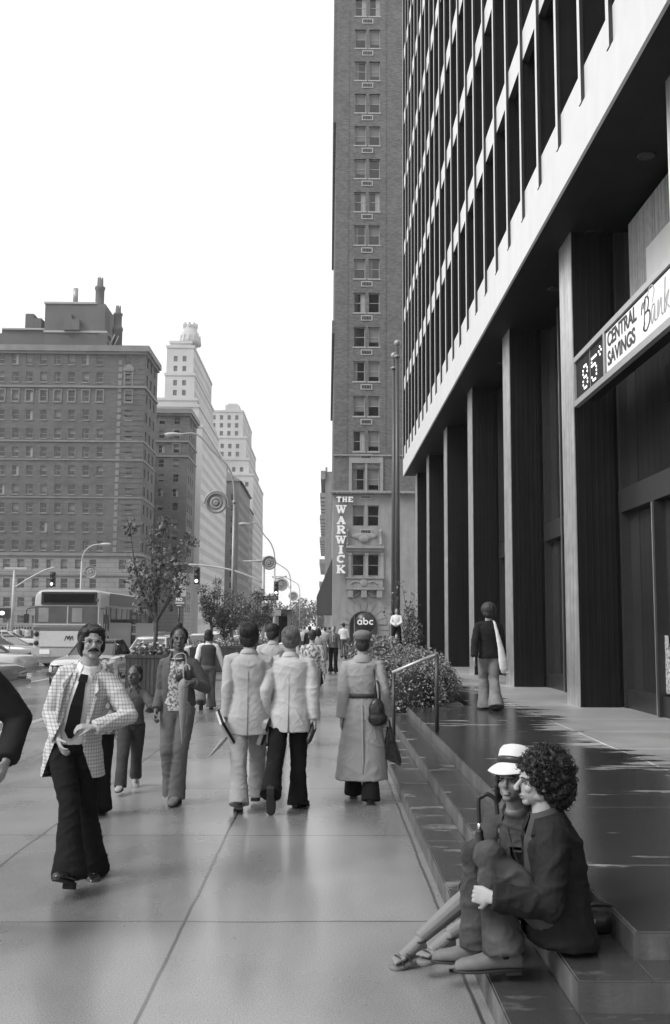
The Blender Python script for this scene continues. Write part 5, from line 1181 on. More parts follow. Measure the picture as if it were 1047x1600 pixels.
    def body_build(s, extra_cut=None):
        r = union(s.B, s.vox*.62 if s.vox < .009 else s.vox, 2, .4); h = s.hk; q = s.q; rt = s.HM
        if s.face and s.vox < .02:
            for sg in (-1, 1):
                if s.eyes:
                    r.ell(q(.030*sg,.0735,.006), V((.0125,.0075,.0052))*h, 1, 12, rt); r.ell(q(.030*sg,.0800,.006), V((.0062,.004,.0058))*h, 2, 10, rt)
                r.tube([q((.016)*sg,.084,.025), q(.032*sg,.083,.029), q(.046*sg,.072,.024)], .0028*h, 6, 2)
                r.tube([q(.017*sg,.0815,.011), q(.030*sg,.0835,.0135), q(.044*sg,.074,.009)], .0022*h, 5, 2)
            r.ell(q(0,.0815,-.0565), V((.0225,.0105,.0055))*h, 3, 12, rt); r.ell(q(0,.0795,-.068), V((.019,.0105,.007))*h, 3, 12, rt)
            if s.smile: r.ell(q(0,.086,-.0625), V((.016,.005,.0032))*h, 1, 12, rt)
            else: r.ell(q(0,.0885,-.062), V((.018,.003,.0016))*h, 2, 10, rt)
        if s.must: r.tube([q(-.036,.076,-.058), q(-.02,.09,-.047), q(0,.095,-.043), q(.02,.09,-.047), q(.036,.076,-.058)], [.005*h,.010*h,.010*h,.010*h,.005*h], 8, 2)
        return r.build('body', [s.skin, m_eyew, m_hairk, m_lip if s.skin is not m_skind else m_lipd], s.t)
    def spine(s, t_):
        J = s.J; pe, ne = J['pe'], J['ne']; L_ = (ne-pe).length
        if t_ < 0: return pe + V((0,0,t_)) * (1 if 'seat' not in J else .5) - (J['up']*(-t_)*.0)
        f = t_/.55; bow = J.get('bow', V((0,0,0))); return pe.lerp(ne, f) + bow*math.sin(min(1, f)*math.pi)
    def rt(s, t_): f = min(1, max(0, t_/.55)); return s.J['hr'].lerp(s.J['sr'], f).normalized()
    def fwd(s, t_):
        r = s.rt(t_); u = s.J['up'] if t_ >= 0 else V((0,0,1)); return u.cross(r).normalized()
    def trunk(s, B, prof, n=32, p=2.4):
        B.loftrings([B.ring(s.spine(t_) + s.fwd(t_)*o, s.rt(t_), s.fwd(t_), a, b_, n, p) for t_, a, b_, o in prof])
    def trousers(s, m, rad=(.098,.074,.070,.078,.102), hemz=.03, crease=.010, name='trousers', waist=.135, seed=1, vox=None):
        B = MB(); J = s.J
        s.trunk(B, [(-.09,.10,.085,-.005),(-.05,.155,.115,-.01),(0,.165,.12,-.01),(.06,.158,.115,-.005),(.12,waist+.005,.105,0),(.135,waist,.10,0)])
        for S in 'LR':
            h, k, a = J['h'+S], J['k'+S], J['a'+S]; ax = (a-k).normalized(); e = a + ax*(.08-hemz)*1.0; r0,r1,r2,r3,r4 = rad
            B.tube([h + V((0,0,.02)), h.lerp(k,.25), h.lerp(k,.7), k, k.lerp(a,.3), k.lerp(a,.65), a, e], [r0,r0*.98,(r0+r1)/2,r1,r2,(r2+r3)/2,r4*.95,r4], 18)
            B.ell(k, (r1*1.02,)*3)
        return union(B, vox or s.vox, 5, .5, crease, 8, seed).build(name, m, s.t)
    def shoes(s, m, heel=.03, big=1.0, name='shoe', lift=(0,0)):
        for S, lf in zip('LR', lift):
            a = s.J['a'+S]; t_ = V(s.J['t'+S]).normalized(); side = t_.cross(V((0,0,1))); side = side.normalized() if side.length > .01 else V((1,0,0)); n = side.cross(t_).normalized()
            b = MB(); base = a - n*.08
            b.loftrings([b.ring(base + t_*y*big + n*hh*.52, side, n, ww_*big, hh*.5, 16, 2.8) for y, ww_, hh in ((-.075,.022,.05),(-.062,.034,.075),(-.02,.036,.10),(.03,.037,.095),(.08,.043,.068),(.13,.047,.052),(.175,.042,.045),(.205,.026,.034),(.213,.01,.02))])
            sh = b.build(name, m, s.t); b = MB()
            b.loftrings([b.ring(base + t_*y*big - n*.002, side, n, ww_*big, .008, 14, 3) for y, ww_ in ((-.078,.02),(-.06,.036),(.03,.034),(.08,.044),(.14,.048),(.19,.040),(.218,.014))])
            b.box(-.034,.034,-.07,-.0,-heel,.0,0,Matrix.Translation(base - n*.002) @ Matrix((side, t_, n)).transposed().to_4x4())
            b.build('sole', m_sole, sh)
    JP = [(-.17,.195,.150,-.012),(-.10,.190,.145,-.01),(0,.178,.138,-.005),(.10,.160,.125,.0),(.20,.155,.125,.005),(.32,.170,.138,.005),(.42,.180,.130,-.003),(.465,.158,.110,-.01),(.505,.105,.085,-.012),(.53,.076,.070,-.01),(.55,.066,.066,-.005)]
    def jacket(s, m, prof=None, sl=(.072,.060,.052,.048), crease=.010, name='jacket', seed=2, cut=None, wristgap=.0, lapel=False, vox=None, cf=7, collar=None):
        B = MB(); J = s.J; s.trunk(B, prof or s.JP)
        for S in 'LR':
            sh, e, w_ = J['s'+S], J['e'+S], J['w'+S]; ctr = s.spine(.47); r0,r1,r2,r3 = sl; end = w_ + (e-w_).normalized()*wristgap
            B.tube([ctr.lerp(sh,.5)+V((0,0,.012)), sh+V((0,0,-.004)), sh.lerp(e,.3), sh.lerp(e,.85), e, e.lerp(w_,.2), e.lerp(w_,.7), end], [r0*.92,r0*.96,r0*.97,(r0+r1)/2*.95,r1,r2*1.05,r2,r3], 16)
            B.ell(e, (r1*1.0,)*3)
        return union(B, vox or s.vox, 5, .5, crease, cf, seed, cut).build(name, m, s.t)
    def collar(s, m, h_=.008, r_=.072, name='collar', open_=.5, drop=.0, w2=1.35):
        J = s.J; c = s.spine(.535); up = J['up']; b = MB(); n = 26; rows = []
        for (rr, zz) in ((r_, .035+h_), (r_*1.06, .03+h_), (r_*w2, .0-drop), (r_*w2*.97, -.012-drop), (r_*.92, .01)):
            row = []
            for i in range(n+1):
                a = R(90) + open_ + (2*math.pi-2*open_)*i/n; row.append(c + J['sr']*math.cos(a)*rr + J['fw']*math.sin(a)*rr*.95 + up*(zz - .02*(1+math.sin(a))))
            rows.append(row)
        vs = [v for r in rows for v in r]; fs = []
        for k in range(len(rows)):
            k2 = (k+1)%len(rows)
            for i in range(n): fs.append((k*(n+1)+i, k*(n+1)+i+1, k2*(n+1)+i+1, k2*(n+1)+i))
        b.add(vs, fs, 0, True); return b.build(name, m, s.t)
    def hair(s, m, style='short', seed=3):
        B = MB(); q = s.q; h = s.hk; rt = s.HM; rnd = random.Random(seed); amp, cf = .006, 30
        B.ell(q(0,-.030,.048), V((.090,.102,.090) if style not in ('crop','bun') else (.082,.096,.083))*h, rot=rt)
        if style in ('short', 'bun', 'crop', 'grey'): B.ell(q(0,-.060,-.012), V((.078,.052,.078) if style != 'bun' else (.07,.05,.06))*h, rot=rt)
        if style == 'grey': B.ell(q(0,-.05,.0), V((.094,.075,.09))*h, rot=rt)
        if style == 'crop': amp = .004
        if style == 'long70':
            B.ell(q(0,-.052,-.02), V((.094,.066,.098))*h, rot=rt); 
            for sg in (-1,1): B.ell(q(.074*sg,-.008,.0), V((.018,.040,.070))*h, rot=rt)
            B.ell(q(-.02,.045,.085), V((.062,.038,.025))*h, rot=rt); B.ell(q(.045,.035,.07), V((.03,.04,.03))*h, rot=rt)
        if style == 'bob':
            B.ell(q(0,-.05,-.03), V((.094,.07,.105))*h, rot=rt); B.ell(q(0,-.02,.05), V((.094,.1,.09))*h, rot=rt); amp = .012; cf = 22
            for sg in (-1,1): B.ell(q(.08*sg,-.015,-.03), V((.028,.045,.08))*h, rot=rt)
        if style == 'bun': B.ell(q(0,-.045,.15), V((.036,.036,.034))*h, rot=rt); B.cone(q(0,-.04,.11), q(0,-.045,.14), .02*h, .02*h)
        if style == 'curly':
            B.ell(q(0,-.045,.045), V((.106,.108,.098))*h, rot=rt); B.ell(q(0,-.080,-.035), V((.09,.066,.078))*h, rot=rt)
            for _ in range(620):
                v = V((rnd.gauss(0,1), rnd.gauss(0,1), rnd.gauss(0,1))).normalized(); p = V((0,-.045,.045)) + V((v.x*.113, v.y*.115, v.z*.105))*(1+.16*noise.noise(v*2.6))
                if rnd.random() < .3: p = V((0,-.085,-.035)) + V((v.x*.105, v.y*.08, v.z*.09))
                if p.y > .052 and p.z < .060: continue
                if p.y > .016 and p.z < -.0: continue
                B.ell(q(*p), V((1,1,1))*rnd.uniform(.010,.019)*h, 0, 6, k=4)
            amp = .006; cf = 55
        if style == 'afro': B.ell(q(0,-.03,.04), V((.13,.13,.125))*h, rot=rt); B.ell(q(0,-.06,-.03), V((.115,.08,.09))*h, rot=rt); amp = .012; cf = 40
        if style == 'page':
            B.ell(q(0,-.045,-.02), V((.098,.085,.10))*h, rot=rt)
        vx = min(s.vox, .007) if style == 'curly' else s.vox
        U = union(B, vx*.8, 1 if style == 'curly' else 3, .4, amp, cf, seed)
        if style == 'curly':                    # loose ringlets that break the outline
            for _ in range(2600):
                v = V((rnd.gauss(0,1), rnd.gauss(0,1), rnd.gauss(0,1))).normalized(); p = V((0,-.045,.045)) + V((v.x*.117, v.y*.121, v.z*.112))*(rnd.uniform(.88,1.08) + .16*noise.noise(v*2.6))
                if rnd.random() < .35: p = V((0,-.085,-.035)) + V((v.x*.100, v.y*.080, v.z*.092))*rnd.uniform(.88,1.08)
                if (p.y > .058 and p.z < .058) or (p.y > .02 and p.z < .0): continue
                e1 = v.orthogonal().normalized(); e1 = (Matrix.Rotation(rnd.uniform(0,6.3), 3, v) @ e1); e2 = (v*rnd.uniform(.4,1) + v.cross(e1)*rnd.uniform(-1,1)).normalized(); r_ = rnd.uniform(.006,.013); a0 = rnd.uniform(0,6)
                U.tube([q(*(p + e1*r_*math.cos(a0+a) + e2*r_*math.sin(a0+a) + v*.0035*a)) for a in (0,.9,1.8,2.7,3.6,4.5)], [.0012,.0019,.0021,.0021,.0018,.0006], 4)
        elif s.vox < .012 and style != 'crop':   # locks combed down over the head
            for _ in range(420):
                v = V((rnd.gauss(0,1), rnd.gauss(0,1)-.4, rnd.gauss(0,1)+.3)).normalized(); c0 = V((0,-.032,.045)); k1 = .092
                pts = []
                for j in range(5):
                    vv = (v + V((0, 0, -.22*j))).normalized(); pts.append(c0 + V((vv.x*k1, vv.y*k1*1.12, vv.z*k1*(1 if vv.z > 0 else 1.25))))
                if any(p.y > .045 and p.z < .085 for p in pts) or any(abs(p.x) > .05 and p.y > .02 and p.z < .04 for p in pts): continue
                U.tube([q(*p) for p in pts], [.001,.0030,.0034,.0028,.001], 4)
        o = U.build('hair', m, s.t)
        return o
    def cap(s, m, name='cap'):
        B = MB(); q = s.q; rt = s.HM; h = s.hk; B.ell(q(0,-.03,.085), V((.104,.116,.058))*h, rot=rt); B.ell(q(0,-.035,.055), V((.090,.102,.035))*h, rot=rt); B.ell(q(0,.085,.055), V((.06,.05,.010))*h, rot=rt)
        return union(B, .008, 3, .4, .003, 20, 5).build(name, m, s.t)
m_skin = mat('pale_skin', .32, .5, .4, var=.12, scale=22, bump=.12, bscale=160)
m_skind = mat('brown_skin', .095, .42, .45, var=.15, scale=22, bump=.12, bscale=160)
m_eyew = mat('eye_white', .38, .3)
m_lip = mat('lip', .24, .4); m_lipd = mat('dark_lip', .075, .35)
m_hairk = mat('black_hair', .012, .5, .4, var=.4, bump=.5, bscale=70, scale=60, stretch=(1,1,.3))
m_hairb = mat('brown_hair', .035, .5, .4, var=.5, bump=.5, bscale=70, scale=60, stretch=(1,1,.3))
m_hairg = mat('grey_hair', .11, .5, .4, var=.4, bump=.5, bscale=70, scale=60, stretch=(1,1,.3))
m_sole = mat('shoe_sole', .03, .7)
m_shoek = mat('black_shoe', .012, .25, .5)
m_check = mat('checked_wool', .62, .9, .1, var=.06, kind='check')
m_tanj = mat('pale_tan_jacket', .38, .9, .1, var=.08, scale=5, bump=.15, bscale=300)
m_creamj = mat('cream_jacket', .48, .9, .1, var=.07, scale=5, bump=.15, bscale=300)
m_shirt = mat('white_shirt', .68, .8, .1, var=.05)
m_trk = mat('black_trousers', .013, .85, .1, var=.3, scale=6)
m_trm = mat('mid_grey_trousers', .17, .9, .1, var=.12, scale=6)
m_trl = mat('pale_trousers', .30, .9, .1, var=.1, scale=6)
m_denim = mat('faded_denim', .062, .9, .1, var=.55, scale=7, bump=.2, bscale=200)
m_denimd = mat('dark_denim', .055, .9, .1, var=.3, scale=7, bump=.2, bscale=200)
m_trench = mat('trench_cloth', .30, .75, .2, var=.10, scale=4)
m_djk = mat('dark_corduroy', .022, .9, .1, var=.3, scale=8, bump=.2, bscale=150)
m_djm = mat('suede_brown', .06, .85, .1, var=.2, scale=8)
m_leather = mat('black_leather', .015, .4, .5, var=.3, scale=12, bump=.3, bscale=40)
m_print = mat('printed_cloth', .5, .85, .1, kind='print', ps=38)
m_floral = mat('floral_cloth', .55, .85, .1, kind='print', ps=20)
m_book = mat('paper_cover', .5, .6, var=.2)
m_wool = mat('grey_wool', .17, .95, .1, var=.15, scale=60, bump=.3, bscale=200)
m_mid = mat('mid_grey_cloth', .12, .9, .1, var=.12, scale=6)
PI = math.pi
GW = 'people walking along the pavement'
def bx(f, m, name, c, half, rot=None, bevel=.0):
    b = MB(); M_ = Matrix.Translation(c) @ (rot or Matrix.Identity(4)); b.box(-half[0],half[0],-half[1],half[1],-half[2],half[2],0,M_); return b.build(name, m, f, bevel=bevel)

# ---- man in the check jacket
f = Fig('man with moustache and glasses striding forward in an open checked jacket and dark tie', (-1.68, 7.02, 0), PI, 1.745, GW, .0075)
f.pose(ankR=f.L(110,1366,6.66), ankL=f.L(144,1350,7.15), wrR=f.L(92,1156,6.78), wrL=f.L(148,1137,6.72), pelvis=(.06,.02,.915), neck=(-.05,.09,1.455), shw=.165, head=(R(22),R(2)), toeR=(.12,1,.32), toeL=(-.35,1,-.15), pR=(.9,-1,-.1), pL=(-1.4,-.6,0), kR=(-1.2,.8,0), kL=(.1,1,0))
f.head(mustache=True).hand('R', .5).hand('L', .7, d=(.9,.35,.1), palm=(.2,-.3,-1)).body_build()
f.hair(m_hairk, 'long70')
f.trousers(m_trk, (.094,.070,.074,.100,.122), .015, .011)
f.shoes(m_shoek, .04)
JO = [(-.22,.216,.168,-.03),(-.12,.203,.160,-.02),(0,.188,.150,-.01),(.10,.166,.130,.0),(.20,.155,.130,.005),(.32,.166,.138,.005),(.42,.172,.128,-.003),(.465,.160,.110,-.01),(.505,.105,.085,-.012),(.53,.076,.070,-.01),(.55,.064,.064,-.005)]
def vcut(f, zlo, zhi, wlo, whi, base_=-9):
    sp, rt, fw = f.spine, f.rt, f.fwd; pe = f.J['pe']; up = f.J['up']
    def c(p):
        t_ = (p-pe).dot(up); o = p - sp(max(t_, -.3)); x = o.dot(rt(t_)); y = o.dot(fw(t_))
        if y < .02 or t_ > .56: return False
        w_ = wlo + (whi-wlo)*max(0, min(1, (t_-zlo)/(zhi-zlo))) if t_ > zlo else wlo + (zlo-t_)*base_
        return abs(x) < w_ and t_ > -.4
    return c
o = f.jacket(m_check, JO, cut=vcut(f, .05, .5, .085, .055, .35), sl=(.068,.060,.055,.052), crease=.011)
b = MB(); f.trunk(b, [(.02,.150,.115,.008),(.12,.142,.112,.008),(.22,.148,.118,.008),(.32,.152,.124,.008),(.41,.138,.115,.008),(.47,.095,.088,.004),(.52,.066,.066,.0),(.55,.056,.058,.004)]); union(b, .008, 3, .4, .004, 9, 4).build('shirt', m_shirt, f.t)
b = MB(); 
def front(f, t_, off, x=0): return f.spine(t_) + f.fwd(t_)*off + f.rt(t_)*x
for t0, t1, w0, w1 in ((.07,.12,.012,.048),(.12,.30,.048,.040),(.30,.455,.040,.022),(.455,.50,.030,.026)):
    vs = [front(f, t0, .130 if t0 < .2 else (.142 if t0 < .4 else .118), -w0), front(f, t0, .130 if t0 < .2 else (.142 if t0 < .4 else .118), w0), front(f, t1, .130 if t1 < .2 else (.142 if t1 < .35 else (.118 if t1 < .48 else .092)), w1), front(f, t1, .130 if t1 < .2 else (.142 if t1 < .35 else (.118 if t1 < .48 else .092)), -w1)]
    b.add(vs + [v + f.fwd(.3)*.012 for v in vs], [(4,5,6,7),(0,4,7,3),(1,2,6,5),(0,1,5,4),(3,7,6,2)])
b.build('tie', m_trk, f.t)
b = MB(); b.loftrings([b.ring(f.spine(t_), f.rt(0), f.fwd(0), .150, .116, 28, 2.4) for t_ in (.10,.135)]); bl = b.build('belt', m_leather, f.t)
b = MB(); p = front(f, .118, .12); b.tube([p+V((-.025,0,-.018)), p+V((.025,0,-.018)), p+V((.025,0,.018)), p+V((-.025,0,.018)), p+V((-.025,0,-.018))], .004, 6); b.build('buckle', m_chrome, bl)
f.collar(m_shirt, .02, .066, 'shirt_collar', .42, .02, 1.4)
for sg in (-1, 1):                                # lapels
    b = MB(); pts = [front(f,.50,.085,sg*.055), front(f,.50,.07,sg*.085), front(f,.42,.135,sg*.125), front(f,.385,.142,sg*.105), front(f,.37,.142,sg*.125), front(f,.10,.150,sg*.105), front(f,.10,.145,sg*.082)]
    b.add(pts + [p + f.fwd(.3)*.010 for p in pts], [(7,8,9,10,11,12,13)] + [(i,(i+1)%7,7+(i+1)%7,7+i) for i in range(7)]); b.build('lapel', m_check, f.t)
b = MB(); q = f.q                                # glasses
for sg in (-1, 1): b.tube([q(sg*.032+.024*math.cos(a), .094-.006*abs(math.cos(a)), .004+.021*math.sin(a)) for a in [2*PI*i/14 for i in range(15)]], .0022, 5); b.tube([q(sg*.056,.088,.008), q(sg*.08,.0,.008)], .002, 5)
b.tube([q(-.009,.096,.008), q(.009,.096,.008)], .002, 5); b.build('glasses', m_steel, f.t)

# ---- dark coated man cut by the left edge
f = Fig('man in a dark coat half outside the frame at the far left', (-2.06, 5.62, 0), PI, 1.80, GW, .010)
f.pose(ankR=(.1,.3,.1), ankL=(-.1,-.25,.1), wrL=f.L(10,1188,5.5), wrR=(.3,.05,.85), pL=(-.6,-1,0), neck=(0,.05,1.48))
f.head().hand('L', .5).hand('R').body_build(); f.hair(m_hairb, 'short'); f.trousers(m_trk, (.1,.085,.08,.085,.1)); f.shoes(m_shoek)
f.jacket(m_djk, [(-.32,.235,.185,-.0),(-.2,.225,.175,0),(-.1,.21,.165,0),(0,.2,.155,0)] + [(a, b_+.012, c_+.012, d_) for a, b_, c_, d_ in Fig.JP[3:]], sl=(.085,.075,.066,.064), crease=.008)
f.collar(m_djk)

# ---- someone behind the check jacket
f = Fig('person with dark hair and pale patterned top mostly hidden behind the checked jacket', (P(155,985,9.3).x, 9.3, 0), R(8), 1.70, GW, .012)
f.pose(neck=(-.06,.0,1.47), wrL=(-.2,.1,.85), wrR=(.2,.1,.85), ankL=(-.07,-.1,.09), ankR=(.07,.1,.09)); f.head().hand('L').hand('R').body_build(); f.hair(m_hairb, 'bob'); f.trousers(m_trk); f.shoes(m_shoek); f.jacket(m_floral, name='blouse')

# ---- woman with the bun
f = Fig('young woman with hair in a bun carrying a folded umbrella beside the boy', (-1.48, 10.10, 0), R(176), 1.70, GW, .0085, m_skind)
f.pose(ankR=(.045,.02,.12), ankL=(-.04,.14,.105), wrR=f.L(244,1112,10.0), wrL=f.L(300,1066,9.86), head=(R(14),R(3)), toeL=(.05,1,-.05), toeR=(-.05,1,-.5), pL=(-.5,-1,-.4), pR=(.1,-1,0), neck=(0,.03,1.48), shw=.16)
f.head().hand('R', .9).hand('L', 1.1, d=(.8,.6,.1), palm=(0,-.3,-1)).body_build(); f.hair(m_hairk, 'bun')
f.trousers(mat('grey_flannel', .125, .9, .1, var=.12, scale=5), (.094,.075,.074,.080,.092), .03, .010, waist=.125); f.shoes(mat('pale_clog', .17, .6), .055)
JS = [(-.02,.158,.118,0),(.05,.152,.116,0),(.12,.140,.115,0),(.20,.138,.114,.005),(.32,.150,.13,.01),(.42,.155,.115,0),(.48,.115,.085,0),(.52,.085,.072,0)]
b = MB(); f.trunk(b, JS); union(b, .008, 3, .4, .005, 9, 4).build('printed_top', m_print, f.t)
f.jacket(mat('suede_jacket', .10, .85, .1, var=.15, scale=6), [(.03,.178,.13,-.03),(.12,.168,.128,-.02),(.20,.160,.128,-.01),(.32,.166,.140,0),(.42,.172,.128,-.003),(.475,.160,.108,-.01),(.51,.115,.088,-.012),(.53,.08,.07,-.01)], cut=vcut(f, .05, .5, .095, .07, .2), sl=(.066,.056,.052,.054), crease=.007, wristgap=.03)
f.collar(mat('suede_jacket', .1), .02, .085, 'jacket_collar', .8, .035, 1.5)
b = MB(); b.tube([f.spine(.515)+V((.088*math.cos(a), .085*math.sin(a)+.01, -.018*math.sin(a))) for a in [2*PI*i/20 for i in range(21)]], .010, 8); b.build('neckband', m_djm, f.t)
hl = wm(f.t) @ f.J['handL']
um = thing('umbrella', 'closed pale umbrella held point down by the woman with the bun', 'umbrella', hl, 0)
b = MB(); b.lathe([(.006,-.58),(.012,-.50),(.032,-.30),(.046,-.12),(.05,-.02),(.038,.02),(.012,.05)], n=14); union(b, .006, 1, .3, .004, 30, 2).build('canopy', mat('umbrella_cloth', .24, .7, var=.2, scale=20, stretch=(1,1,.1)), um)
b = MB(); b.tube(curvy([(0,0,.04),(0,0,.14),(.02,0,.18),(.05,0,.17),(.06,0,.13)], 5), .008, 8); b.build('handle', m_trim, um)
pu = thing('pouch_bag', 'small dark pouch held together with the umbrella', 'bag', hl + V((-.03,.03,.06)), 0); b = MB(); b.ell((0,0,0), (.06,.045,.06)); b.ell((.02,0,.03), (.04,.035,.04)); union(b, .01, 2, .4, .010, 14, 3).build('pouch', m_leather, pu)
b = MB(); b.tube(curvy([(-.03,0,.05),(-.06,-.02,.2),(.04,-.02,.22),(.05,0,.06)], 5), .006, 6); b.build('strap', m_trim, pu)

# ---- the boy
f = Fig('small boy in a short jacket and jeans holding the woman by the hand', (-2.06, 10.75, 0), R(188), 1.28, GW, .011, m_skind, headk=1.22)
f.pose(ankR=f.L(188,1229,10.5), ankL=f.L(212,1212,11.05), wrL=f.L(234,1108,10.45), wrR=(.22,.0,.86), head=(R(-28),R(5)), toeR=(.1,1,0), toeL=(-.1,.8,-.7), neck=(-.02,.02,1.46), shw=.165)
f.head().hand('R').hand('L', .8).body_build(); f.hair(m_hairk, 'crop'); f.trousers(m_denimd, (.108,.088,.08,.086,.092), .03, .007); f.shoes(mat('pale_trainer', .3, .6), .02, 1.1)
f.jacket(mat('denim_jacket', .09, .9, .1, var=.2), [(.02,.185,.135,0),(.05,.175,.13,0),(.12,.165,.13,0)] + Fig.JP[4:], sl=(.072,.064,.060,.060), crease=.008); f.collar(mat('denim_jacket', .09), .015, .08, 'collar', .5, .03, 1.5)

# ---- woman in the dark vest further back
f = Fig('woman in a dark waistcoat with pale sleeves walking away beside the planters', (-2.50, 21.2, 0), R(4), 1.64, GW, .014)
f.pose(ankL=(-.12,-.3,.2), ankR=(.08,.1,.09), wrR=(.36,.12,.86), wrL=(-.24,.1,.9), toeL=(0,.5,-1)); f.head().hand('R').hand('L').body_build(); f.hair(m_hairk, 'bob')
f.trousers(m_mid, (.1,.082,.085,.1,.12)); f.shoes(m_shoek); b = MB(); f.trunk(b, [(.02,.165,.125,0)] + [(a, c+.006, d+.008, e) for a, c, d, e in Fig.JP[3:8]] + [(.50,.12,.09,0)]); union(b, .014, 3, .4, .005).build('waistcoat', mat('waistcoat_cloth', .055, .9), f.t); f.jacket(m_shirt, [(a, c-.016, d-.014, e) for a, c, d, e in Fig.JP[3:]], name='blouse')

# ---- man A, left of the pair seen from behind
CR = .0065
f = Fig('dark-haired man in a pale tan jacket seen from behind with books under his arm', (-.76, 9.80, 0), R(3), 1.755, GW, .0085)
f.pose(ankL=f.L(373,1255,9.5), ankR=f.L(402,1240,10.1), wrL=f.L(352,1122,9.75), wrR=(.25,.12,.86), pL=(-.15,-1,0), pR=(.1,-1,0), toeL=(-.05,1,-.35), toeR=(.5,1,0), neck=(0,.03,1.475), head=(R(-12),0), shw=.19)
f.head().hand('L', .9).hand('R').body_build(); f.hair(m_hairk, 'long70', 5); f.trousers(m_trl, (.100,.083,.078,.086,.098), .02, .011); f.shoes(m_shoek)
f.jacket(m_tanj, [(-.24,.215,.155,-.01),(-.16,.205,.15,-.01),(-.08,.198,.147,-.01)] + Fig.JP[2:], crease=.013, cf=6, seed=11); f.collar(m_tanj)
b = MB(); p0 = front(f, .47, -.118); b.tube([front(f,.47,-.112), front(f,.3,-.138), front(f,.1,-.134), front(f,-.1,-.162), front(f,-.24,-.17)], .0035, 5); b.build('back_seam', mat('jacket_seam', .2, .9), f.t)
hl = wm(f.t) @ f.J['handL']; bk_ = thing('folder', 'dark folder and papers held low by the dark-haired man', 'folder', hl, R(4))
b = MB(); Mr = Matrix.Rotation(R(-30), 4, 'Y') @ Matrix.Rotation(R(20), 4, 'X'); b.box(-.012,.012,-.17,.17,-.13,.13,0,Mr); b.build('cover', m_djk, bk_); b = MB(); b.box(-.034,-.013,-.16,.165,-.125,.12,0,Mr); b.box(.013,.022,-.15,.15,-.12,.125,0,Mr); b.build('papers', m_book, bk_)
fu = thing('rolled_umbrella', 'slim rolled umbrella carried level beside the folder', 'umbrella', hl + V((-.02,0,-.06)), 0); b = MB(); b.tube([(.05,.25,-.0),(-.02,-.1,-.08),(-.09,-.42,-.16)], [.012,.022,.008], 8); b.build('canopy', m_trench, fu); b = MB(); b.tube([(.05,.25,0),(.08,.36,.03)], .01, 8); b.build('handle', m_black, fu)

# ---- man B
f = Fig('grey-haired man in a cream jacket and dark flared trousers seen from behind', (-.36, 9.85, 0), R(-2), 1.72, GW, .0085)
f.pose(ankR=(.095,-.05,.085), ankL=(-.13,-.44,.23), wrL=f.L(412,1118,9.8), wrR=f.L(492,1128,9.8), pL=(-.1,-1,0), pR=(.15,-1,0), toeR=(.45,1,0), toeL=(0,.32,-1), neck=(0,.03,1.475), head=(R(10),0), shw=.20, kL=(0,1,.2), hip=.925)
f.head().hand('L', .8).hand('R', .9).body_build(); f.hair(m_hairg, 'grey', 6); f.trousers(m_trk, (.102,.086,.080,.090,.105), .02, .011); f.shoes(m_shoek, .035)
f.jacket(m_creamj, [(-.20,.215,.155,-.01),(-.12,.208,.152,-.01),(-.02,.196,.147,-.01),(.08,.182,.138,0),(.20,.175,.135,.003),(.32,.188,.142,.003),(.42,.205,.135,-.003),(.475,.192,.115,-.01)] + Fig.JP[8:], sl=(.078,.066,.058,.052), crease=.013, cf=6, seed=12); f.collar(m_creamj)
b = MB(); b.tube([front(f, .03, -.149), front(f, -.06, -.160), front(f, -.14, -.166), front(f, -.20, -.168)], [.002,.005,.008,.010], 5); b.build('back_vent', mat('jacket_seam', .2, .9), f.t)
b = MB(); b.tube([front(f, .46, -.122), front(f, .3, -.139), front(f, .1, -.136), front(f, .03, -.148)], .0025, 5); b.build('back_seam', mat('cream_seam', .3, .9), f.t)
hr_ = wm(f.t) @ f.J['handR']; cb_ = thing('folding_umbrella', 'short black folded umbrella in the right hand of the man in the cream jacket', 'umbrella', hr_, 0); b = MB(); b.tube([(0,.06,.05),(0,0,0),(-.04,-.06,-.10),(-.05,-.08,-.14)], [.02,.035,.03,.012], 10); union(b, .008, 1, .4, .004, 25).build('canopy', m_leather, cb_); b = MB(); b.tube([(0,.06,.05),(.01,.09,.08)], .013, 8); b.build('handle', m_black, cb_)
hl = wm(f.t) @ f.J['handL']; bk_ = thing('newspaper', 'folded newspaper and book held against the side of the cream jacket', 'newspaper', hl, R(0)); b = MB(); Mr = Matrix.Rotation(R(18), 4, 'Y') @ Matrix.Rotation(R(25), 4, 'X'); b.box(-.02,.02,-.13,.13,-.16,.10,0,Mr); b.build('cover', m_book, bk_, bevel=.005); b = MB(); b.box(.021,.045,-.12,.12,-.15,.09,0,Mr); b.build('book', m_djk, bk_)

# ---- man C ahead of them
f = Fig('dark-haired bearded man in a pale coat walking ahead of the two men', (P(427,985,14.6).x, 14.6, 0), R(-4), 1.76, GW, .012)
f.pose(head=(R(-40),0)); f.head().hand('L').hand('R').body_build(); f.hair(m_hairk, 'long70'); f.trousers(m_trm); f.shoes(m_shoek); f.jacket(m_tanj, seed=14); f.collar(m_tanj)

